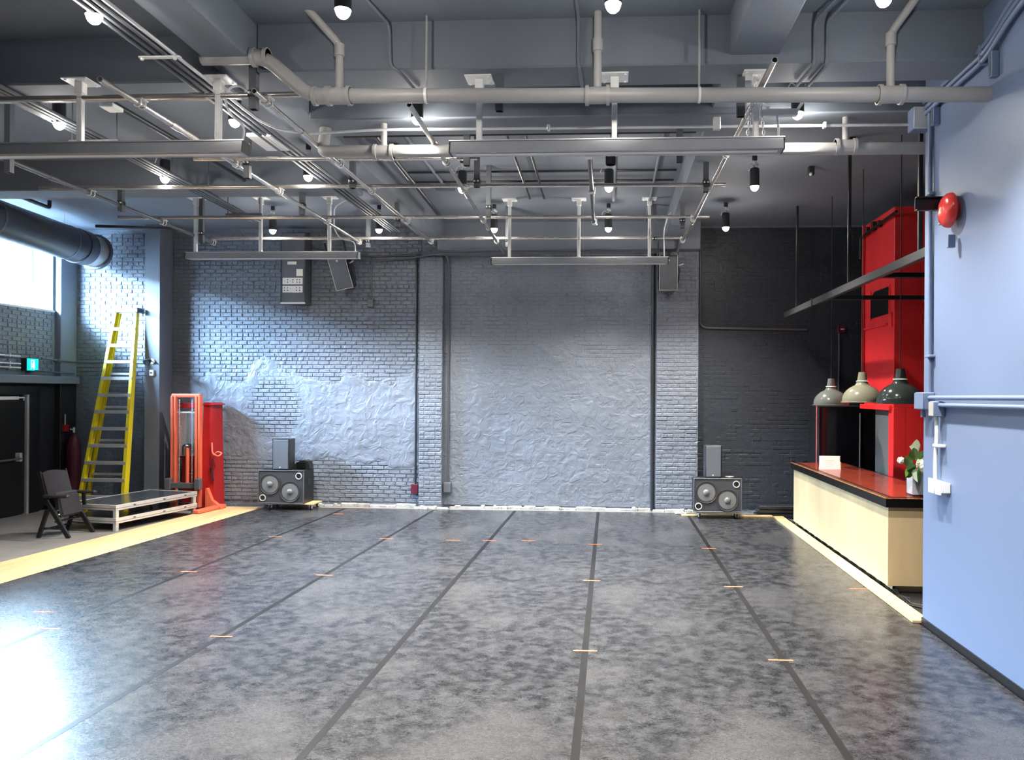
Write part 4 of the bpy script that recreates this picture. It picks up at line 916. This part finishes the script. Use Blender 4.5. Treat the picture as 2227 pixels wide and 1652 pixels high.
for i in (1, 2, 3, 4):
    t = (i*.61+.08)/3.66; a = (LB+bo).lerp(LT+bt2, t); b = (RB+bo).lerp(RT+bt2, t); MB().bbox(a.x+.06, b.x-.04, a.y-.015, a.y+.015, a.z-.02, a.z+.02, .004).build('rear_spreader', 'alu', ld_)
MB().bbox(LT.x-.04, RT.x+.04, LT.y-.09, LT.y+.12, 3.655, 3.72, .012).build('top_cap', 'white', ld_)
MB().bbox(RT.x+.0, RT.x+.065, RT.y-.10, RT.y+.13, 3.64, 3.735, .012).build('cap_end', 'blacksteel', ld_)
for p in (LB, RB, LB+bo, RB+bo): MB().bbox(p.x-.03, p.x+.03, p.y-.04, p.y+.04, 0, .05, .008).build('foot', 'rubber', ld_)

# ------------------------------------------------------------------ stage decks
DZ = R(-10.4)
def deck(z0, zleg, label):
    t = thing('stage_deck', label, 'stage platform', (-8.10, 11.90, 0 if z0 < .3 else .205), DZ, 'stacked stage decks')
    t.location = (-8.16, 11.86, zleg)
    W, L = 1.0, 1.83; h = .085; zb0 = z0-zleg-h; zt0 = z0-zleg
    for (x0, x1, y0, y1) in ((-W/2, W/2, 0, .035), (-W/2, W/2, L-.035, L), (-W/2, -W/2+.035, .035, L-.035), (W/2-.035, W/2, .035, L-.035)):
        fr_ = MB().bbox(x0, x1, y0, y1, zb0, zt0, .004).build('edge_rail', 'alu', t, local=True)
    MB().box(-W/2-.003, W/2+.003, -.003, 0, zb0+.03, zb0+.036).box(W/2, W/2+.003, 0, L, zb0+.03, zb0+.036).build('rail_groove', 'darksteel', t, local=True)
    MB().box(-W/2+.035, W/2-.035, .035, L-.035, zt0-.02, zt0-.004).build('board', 'deck', t, local=True)
    for yy in (.35, 1.0, 1.5): MB().bbox(W/2+.0005, W/2+.006, yy, yy+.05, zb0+.045, zb0+.06, .002).build('latch', 'blacksteel', t, local=True)
    for (x, y) in ((-1, 0), (1, 0), (-1, 1), (1, 1)):
        xx = x*(W/2-.045); yy = .045 if y == 0 else L-.045
        MB().bbox(xx-.03, xx+.03, yy-.03, yy+.03, 0, zb0, .004).build('leg', 'alu', t, local=True)
    return t
deck(.205, .0, 'lower aluminium framed stage deck standing on the concrete'); deck(.41, .205, 'upper aluminium framed stage deck stacked by the black chair')

# ------------------------------------------------------------------ red stacker lift
lf_ = thing('stacker_lift', 'red hydraulic stacker lift with twin masts against the wall', 'lift', (-7.75, 14.0, 0))
for x in (-8.06, -7.60):
    for (dx, w_) in ((0, .045), (.058, .045)):
        MB().bbox(x+dx, x+dx+w_, 13.84, 13.94, .06, 2.11, .008).build('mast_channel', 'redlift', lf_)
MB().bbox(-8.06, -7.50, 13.85, 13.93, 2.08, 2.15, .02).build('top_bar', 'redlift', lf_)
MB().bbox(-7.98, -7.56, 13.95, 14.0, 1.88, 1.98, .01).build('cross_bar', 'redbody', lf_)
MB().bbox(-8.0, -7.55, 13.88, 13.90, 1.80, 1.82, .003).build('guard_bar', 'white', lf_)
MB().bbox(-7.98, -7.54, 14.08, 14.30, .05, 1.05, .02).build('pump_housing', 'redbody', lf_)
body = [(-.23, 0), (.02, 0), (0, .6), (-.02, 1.2), (-.035, 1.95), (-.20, 1.95)]
MB().prism(body, (-7.29, 13.95, .04), (1, 0, 0), (0, 0, 1), (0, .38, 0)).build('side_body', 'redbody', lf_)
MB().bbox(-7.52, -7.28, 13.93, 14.35, 1.94, 1.97, .006).build('body_cap', 'redbody', lf_)
g = MB()                                                        # expanded wire guard, woven diagonals
for i in range(-9, 15):
    for s in (1, -1):
        x0 = -7.93+.35*(i/8); pts = []
        for k in range(21):
            xx = x0+s*.30*k/20*1.0-(0 if s > 0 else -.0); z = 1.05+.75*k/20
            if -7.93 <= xx <= -7.60: pts.append((xx, 13.94+.003*s, z))
        if len(pts) > 1: g.path([pts[0], pts[-1]], .0035, 4)
g.build('wire_guard', 'guard', lf_)
MB().box(-7.94, -7.59, 13.952, 13.956, 1.0, 1.80).build('guard_sheet', 'guard', lf_)
for x in (-7.90, -7.66):
    c = MB()
    for k in range(62): c.bbox(x-.012, x+.012, 13.86, 13.875, .53+k*.0245, .545+k*.0245, .003)
    c.build('lift_chain', 'guard', lf_)
MB().tube((-7.76, 13.90, .50), (-7.76, 13.90, 1.15), .035, 14).build('hydraulic_ram', 'redlift', lf_)
MB().path(fillet([(-7.84, 13.88, 1.02), (-7.84, 13.88, 1.20), (-7.68, 13.88, 1.22), (-7.66, 13.88, 1.06)], .04), .018, 8).build('ram_yoke', 'blacksteel', lf_)
MB().ball((-7.76, 13.90, 1.20), .045, 12, (1, 1, .5)).build('ram_head', 'alu', lf_)
for x in (-8.10, -7.54): MB().bbox(x, x+.10, 13.72, 13.84, .40, .60, .008).build('fork_heel', 'darksteel', lf_)
MB().bbox(-8.0, -7.54, 13.76, 13.82, .42, .52, .006).build('carriage_plate', 'darksteel', lf_)
MB().prism([(0, 0), (.30, 0), (.30, .03), (.12, .16), (.03, .38), (0, .38)], (-7.40, 13.86, .035), (1, 0, 0), (0, 0, 1), (0, .10, 0)).build('gusset', 'redlift', lf_)
M4 = Matrix.Translation((-7.18, 14.06, 0)) @ Matrix.Rotation(R(-6), 4, 'Z')
MB().bbox(-.07, .06, -.78, .05, .033, .10, .015, M4).build('outrigger_leg', 'redlift', lf_)
MB().path(fillet([(-7.32, 13.94, 1.25), (-7.28, 13.88, 1.05), (-7.16, 13.88, 1.0), (-7.10, 13.90, 1.06), (-7.20, 13.92, 1.09), (-7.27, 13.93, 1.04)], .06), .014, 8).build('release_handle', 'redlift', lf_)
MB().path([(-7.27, 13.92, 1.0), (-7.33, 13.90, .85), (-7.30, 13.90, .72), (-7.24, 13.90, .80), (-7.28, 13.9, .95)], .006, 6).build('cord', 'cable', lf_)
MB().path([(-7.34, 13.92, .78), (-7.27, 13.92, .55)], .014, 8).build('pedal_arm', 'blacksteel', lf_)

lf_.location.y += .10
# ------------------------------------------------------------------ folding theatre chair
ct = thing('folding_theatre_chair', 'black folding theatre chair with tipped up seat beside the decks', 'chair', (-8.22, 11.45, 0), R(88))
def bar4(mb, a, b, w_, d_):
    a, b = Vector(a), Vector(b); t = (b-a).normalized(); u = Vector((1, 0, 0)); v = t.cross(u).normalized()
    vs = []
    for p in (a, b): vs += [p+u*w_/2*i+v*d_/2*j for (i, j) in ((-1, -1), (1, -1), (1, 1), (-1, 1))]
    return mb.add(vs, [(3, 2, 1, 0), (4, 5, 6, 7)]+[(i, (i+1) % 4, 4+(i+1) % 4, 4+i) for i in range(4)])
# local: +x right, -y front
for s in (-1, 1):
    bar4(MB(), (s*.26, -.22, 0), (s*.26, .14, .55), .035, .06).build('front_leg', 'black', ct, local=True)
    bar4(MB(), (s*.29, .24, 0), (s*.29, .10, .42), .035, .055).build('rear_leg', 'black', ct, local=True)
    bar4(MB(), (s*.26, .14, .50), (s*.26, .26, .98), .03, .05).build('back_post', 'black', ct, local=True)
    MB().bbox(s*.29-.035, s*.29+.035, -.24, .16, .60, .645, .015).build('armrest', 'fabric', ct, local=True)
    bar4(MB(), (s*.28, -.06, .42), (s*.28, -.04, .61), .03, .05).build('arm_support', 'black', ct, local=True)
    MB().tube((s*.26, -.12, .14), (s*.29, .19, .15), .010, 8).build('side_stretcher', 'black', ct, local=True)
mb = MB(); n = 9                                               # curved backrest pad
vs = []; 
for k in range(n):
    u = -1+2*k/(n-1); cx_ = u*.25; bow = .045*(u*u)
    for (dy, z, yy) in ((0, .58, .15), (0, .98, .255), (.05, .985, .275), (.05, .57, .19)): vs.append((cx_, yy-bow*1.0+(.0 if dy == 0 else .005), z-(.03*u*u if z > .9 else 0)))
mb.add(vs, [(k*4+i, (k+1)*4+i, (k+1)*4+(i+1) % 4, k*4+(i+1) % 4) for k in range(n-1) for i in range(4)]+[(0, 1, 2, 3), tuple(4*(n-1)+i for i in (3, 2, 1, 0))])
mb.build('backrest', 'fabric', ct, local=True)
SM = Matrix.Translation((0, .02, .30)) @ Matrix.Rotation(R(-14), 4, 'X')
MB().bbox(-.225, .225, -.10, -.02, -.02, .36, .03, SM).build('tipped_seat', 'fabric', ct, local=True)
MB().bbox(-.20, .20, -.115, -.10, .0, .30, .008, SM).build('seat_pan', 'fabric', ct, local=True)
for s in (-1, 1):
    for z in (.03, .10, .17): MB().ball(tuple(SM @ Vector((s*.235, -.07, z))), .012, 8).build('hinge_bolt', 'galv', ct, local=True)
MB().tube((-.26, .0, .24), (.26, .0, .24), .014, 8).build('cross_stretcher', 'black', ct, local=True); MB().tube((-.29, .20, .12), (.29, .20, .12), .012, 8).build('cross_stretcher', 'black', ct, local=True)

# gas cylinder and small red box in the corner
gc = thing('gas_cylinder', 'tall maroon gas cylinder standing in the dark left corner', 'gas cylinder', (-10.12, 14.25, 0))
MB().lathe([(.115, .0), (.12, .02), (.12, 1.10), (.115, 1.18), (.095, 1.27), (.06, 1.33), (.032, 1.36), (.03, 1.40)], (-10.12, 14.25, 0), 28).build('bottle', 'maroon', gc)
MB().tube((-10.12, 14.25, 1.40), (-10.12, 14.25, 1.50), .018, 10).build('valve', 'galv', gc); MB().tube((-10.12, 14.22, 1.46), (-10.12, 14.16, 1.47), .014, 8).build('valve_outlet', 'galv', gc)
MB().lathe([(.03, 0), (.03, .02)], (-10.12, 14.25, 1.50), 10).build('handwheel', 'maroon', gc)
ps = thing('fire_pull_box', 'small red pull box with conduit near the black door', 'switch', (-10.25, 14.0, 1.42))
MB().bbox(XL+.12, XL+.18, 14.14, 14.26, 1.42, 1.55, .006).build('box', 'redbody', ps); MB().tube((XL+.14, 14.2, 1.55), (XL+.14, 14.2, 1.75), .012, 8).build('conduit', 'conduitw', ps)

# ------------------------------------------------------------------ loudspeakers
def caster(p, parent):
    x, y, z = p
    c = MB().bbox(x-.045, x+.045, y-.04, y+.04, z+.092, z+.10, .002).box(x-.022, x-.017, y-.02, y+.03, z+.03, z+.095).box(x+.017, x+.022, y-.02, y+.03, z+.03, z+.095).build('caster', 'galv', parent)
    MB().tube((x-.014, y+.01, z+.04), (x+.014, y+.01, z+.04), .039, 16).build('wheel', 'rubber', c)
def dolly(x0, x1, y0, y1, z, label, m_='ply'):
    t = thing('dolly', label, 'dolly', ((x0+x1)/2, (y0+y1)/2, z))
    MB().bbox(x0, x1, y0, y1, z+.10, z+.122, .004).build('board', m_, t)
    for x in (x0+.07, x1-.07):
        for y in (y0+.06, y1-.06): caster((x, y, z), t)
    return t
def sub(x0, x1, y0, y1, z0, h, label):
    t = thing('subwoofer', label, 'subwoofer', ((x0+x1)/2, (y0+y1)/2, z0)); w_ = x1-x0
    MB().bbox(x0, x1, y0+.02, y1, z0, z0+h, .012).build('cabinet', 'black', t)
    yb = y0+.012
    MB().bbox(x0+.018, x1-.018, yb-.002, y0+.03, z0+.018, z0+h-.018, .006).build('baffle', 'baffle', t)
    for (a, b, c, d) in ((x0, x1, z0, z0+.018), (x0, x1, z0+h-.018, z0+h), (x0, x0+.018, z0+.018, z0+h-.018), (x1-.018, x1, z0+.018, z0+h-.018)): MB().bbox(a, b, y0, y0+.025, c, d, .004).build('frame', 'darksteel', t)
    RX = Matrix.Rotation(R(90), 4, 'X')
    for (fx_, fz) in ((.265, .58), (.70, .36)):
        c = (x0+w_*fx_, yb-.003, z0+h*fz); r = .185
        dr = MB().lathe([(r+.012, 0), (r+.010, .012), (r, .014), (r-.012, .006), (r-.02, .010), (r-.035, .004)], c, 36, RX).build('surround', 'rubber', t)
        MB().lathe([(r-.034, .0045), (r*.55, -.0+.002), (.06, .0015), (.0001, .001)], c, 36, RX).build('cone', 'cone', dr)
        MB().ball((c[0], c[1]-.012, c[2]), .055, 16, (1, .75, 1)).build('dust_cap', 'cone', dr)
    for (fx_, fz) in ((.885, .83), (.105, .17)):
        c = (x0+w_*fx_, yb-.003, z0+h*fz)
        pr_ = MB().lathe([(.062, 0), (.060, .010), (.046, .010), (.044, .0)], c, 24, RX).build('port_ring', 'ring', t)
        MB().lathe([(.044, .001), (.0001, .0015)], c, 20, RX).build('port_bore', 'black', pr_)
    for s_ in (x0-.002, x1+.002): MB().bbox(s_-.004, s_+.004, (y0+y1)/2-.07, (y0+y1)/2+.07, z0+h*.55, z0+h*.72, .003).build('side_handle', 'blacksteel', t)
    return t
def speaker(x0, x1, y0, y1, z0, h, label):
    t = thing('loudspeaker', label, 'loudspeaker', ((x0+x1)/2, (y0+y1)/2, z0))
    MB().bbox(x0, x1, y0+.01, y1, z0, z0+h, .010).build('cabinet', 'blacksteel', t)
    MB().bbox(x0+.018, x1-.018, y0, y0+.02, z0+.018, z0+h-.018, .006).build('grille', 'mesh', t)
    MB().lathe([(.014, 0), (.014, .004), (.0001, .005)], ((x0+x1)/2-.01, y0, z0+.05), 14, Matrix.Rotation(R(90), 4, 'X')).build('badge', 'alu', t)
    return t
dolly(-6.28, -5.38, 13.98, 14.42, ZM, 'plywood dolly on casters under the left subwoofer')
sub(-6.40, -5.54, 13.93, 14.42, ZM+.1225, .61, 'large twin cone subwoofer by the brick wall left of centre')
speaker(-6.15, -5.83, 13.96, 14.24, ZM+.733, .57, 'upright black loudspeaker on the left subwoofer')
bg_ = thing('rounded_case', 'rounded glossy black case behind the loudspeaker on the left subwoofer', 'case', (-5.66, 14.25, ZM+.733))
pp = [(-.155, 0), (.155, 0), (.15, .06), (.12, .145), (.06, .165), (-.02, .16), (-.10, .12), (-.145, .05)]
MB().prism(pp, (-5.68, 14.16, ZM+.733), (1, 0, 0), (0, 0, 1), (0, .20, 0)).build('shell', 'black', bg_); MB().bbox(-5.76, -5.6, 14.14, 14.16, ZM+.75, ZM+.86, .01).build('lens_panel', 'glossblack', bg_)
dolly(1.52, 2.30, 13.70, 14.0, ZM, 'small dolly on bright casters under the right subwoofer')
sub(1.47, 2.30, 13.66, 13.965, ZM+.1225, .59, 'large twin cone subwoofer beside the brick pilaster near the bar')
speaker(1.67, 1.96, 13.69, 13.95, ZM+.713, .565, 'upright grey fronted loudspeaker on the right subwoofer')
hc = thing('cable_coil', 'small coil of cable on top of the right subwoofer', 'cable', (2.12, 13.85, ZM+.715))
MB().path([(2.11+.07*math.cos(a), 13.84+.06*math.sin(a), ZM+.722+.002*(i % 3)) for i, a in enumerate([k*6.283/14 for k in range(29)])], .008, 6).build('loop', 'ring', hc)
pst = thing('paint_flake_heap', 'small heap of pale paint flakes beside the right subwoofer', 'rubble', (1.28, 14.2, ZM)); 
for i in range(16):
    x, y = 1.2+rnd.random()*.22, 14.16+rnd.random()*.12; s = rnd.uniform(.012, .035); MB().bbox(x-s, x+s, y-s, y+s, ZM+.0012, ZM+.0012+s*1.6, s*.4).build('flake', 'skirt', pst)

# ------------------------------------------------------------------ on the back wall
dp = thing('distribution_panel', 'tall dark dimmer panel with two white socket strips on the brick wall', 'electrical panel', (-5.85, 14.4, 3.83))
px0, px1, pyf = -6.10, -5.65, 14.20
MB().bbox(px0, px1, pyf, YB, 3.84, 5.15, .008).build('cabinet', 'darksteel', dp)
MB().bbox(px0-.01, px1+.01, pyf-.012, pyf, 3.83, 3.86, .004).build('bottom_lip', 'galv', dp)
for (xa, xb) in ((px0-.008, px0+.012), (px1-.012, px1+.008)): MB().bbox(xa, xb, pyf-.010, pyf, 3.84, 5.1, .003).build('side_trim', 'baffle', dp)
for k, z in enumerate((4.19, 4.04)):
    st = MB().bbox(px0+.03, px1-.04, pyf-.012, pyf-.001, z, z+.125, .003).build('socket_strip', 'white', dp)
    cols = ((.25, .52, .72, .86), (.10, .25, .70, .86))[k]
    for c in cols:
        for zz in (.04, .085): MB().lathe([(.011, 0), (.011, .002), (.0001, .0022)], (px0+.03+(px1-px0-.07)*c, pyf-.0125, z+zz), 10, Matrix.Rotation(R(90), 4, 'X')).build('socket', 'black', st)
    for c in (.10, .40, .52) if k == 0 else (.40, .54):
        MB().box(px0+.03+(px1-px0-.07)*c-.005, px0+.03+(px1-px0-.07)*c+.005, pyf-.0135, pyf-.012, z+.055, z+.075).build('marking', 'ring', st)
MB().box(px1-.16, px1-.04, pyf-.006, pyf-.001, 4.345, 4.475).build('label_card', 'paper', dp)
MB().box(px0+.12, px0+.29, pyf-.006, pyf-.001, 4.56, 4.615).build('label_card', 'paper', dp)
for x in (px0+.11, px0+.27): MB().box(x, x+.05, pyf-.006, pyf-.001, 4.67, 4.78).build('terminal_cover', 'white', dp)
MB().bbox(px0+.165, px0+.265, pyf-.010, pyf-.001, 4.66, 4.80, .004).build('breaker', 'black', dp)
def hung_speaker(x, y, z, ry, rx, label):
    t = thing('hung_loudspeaker', label, 'loudspeaker', (x, y, z)); t.rotation_euler = (R(rx), R(ry), R(0))
    MB().bbox(-.165, .165, .0, .26, -.62, 0, .012).build('cabinet', 'blacksteel', t, local=True)
    MB().bbox(-.145, .145, -.012, .01, -.60, -.02, .006).build('grille', 'mesh', t, local=True)
    MB().box(-.165, -.150, -.006, .0, -.62, 0).box(.150, .165, -.006, 0, -.62, 0).box(-.15, .15, -.006, 0, -.62, -.605).build('frame', 'pipegrey', t, local=True)
    MB().lathe([(.018, 0), (.018, .003)], (.0, -.012, -.09), 14, Matrix.Rotation(R(90), 4, 'X')).build('badge', 'alu', t, local=True)
    MB().box(.17, .182, .05, .17, -.45, .28).box(-.182, -.17, .05, .17, -.45, .28).box(-.182, .182, .05, .17, .27, .29).build('yoke', 'blacksteel', t, local=True)
    MB().path([(.18, .2, -.10), (.21, .2, -.3), (.19, .2, -.5)], .008, 6).build('lead', 'cable', t, local=True)
    MB().tube((.182, .11, -.18), (.27, .08, -.15), .012, 8).build('wing_bolt', 'clampm', t, local=True)
    return t
hung_speaker(-5.00, 14.0, 4.68, -12, 14, 'black loudspeaker hung at a tilt beside the dimmer panel')
hung_speaker(1.04, 13.95, 4.66, 0, 10, 'black loudspeaker hung in front of the right brick pilaster')
conduit('wall_conduit', [(-4.50, YB-.03, 4.78), (-4.50, YB-.03, 3.93)], .014, 'conduit', 'dark conduit dropping to a small box right of the tilted loudspeaker', parts=[('box', (-4.56, -4.44, YB-.09, YB, 3.80, 3.95))])
conduit('wall_conduit', [(-3.24, 14.36, 4.76), (-3.60, 14.36, 4.76), (-3.625, YB-.05, 4.60), (-3.625, YB-.05, .48)], .020, 'blacksteel', 'black conduit down the left side of the middle brick pilaster', parts=[('box', (-3.70, -3.57, YB-.10, YB-.02, .30, .48), 'maroon')], n=10)
conduit('wall_conduit', [(-3.36, 14.36, 4.77), (-3.02, 14.36, 4.76), (-3.01, YB-.05, 4.60), (-3.01, YB-.05, .52)], .020, 'conduit', 'dark conduit down the right side of the middle brick pilaster', parts=[('box', (-3.08, -2.94, YB-.12, YB-.02, .34, .52), 'darksteel')], n=10)
conduit('wall_conduit', [(.80, YB-.04, 4.78), (.80, YB-.04, .06)], .035, 'blacksteel', 'thick dark pipe down the left side of the right brick pilaster', n=12)
conduit('wall_conduit', [(1.66, YB-.03, 5.0), (1.66, YB-.03, 3.48), (1.75, YB-.04, 3.42), (3.6, YB-.04, 3.39)], .022, 'conduit', 'dark conduit running right from the brick pilaster towards the bar', n=10)
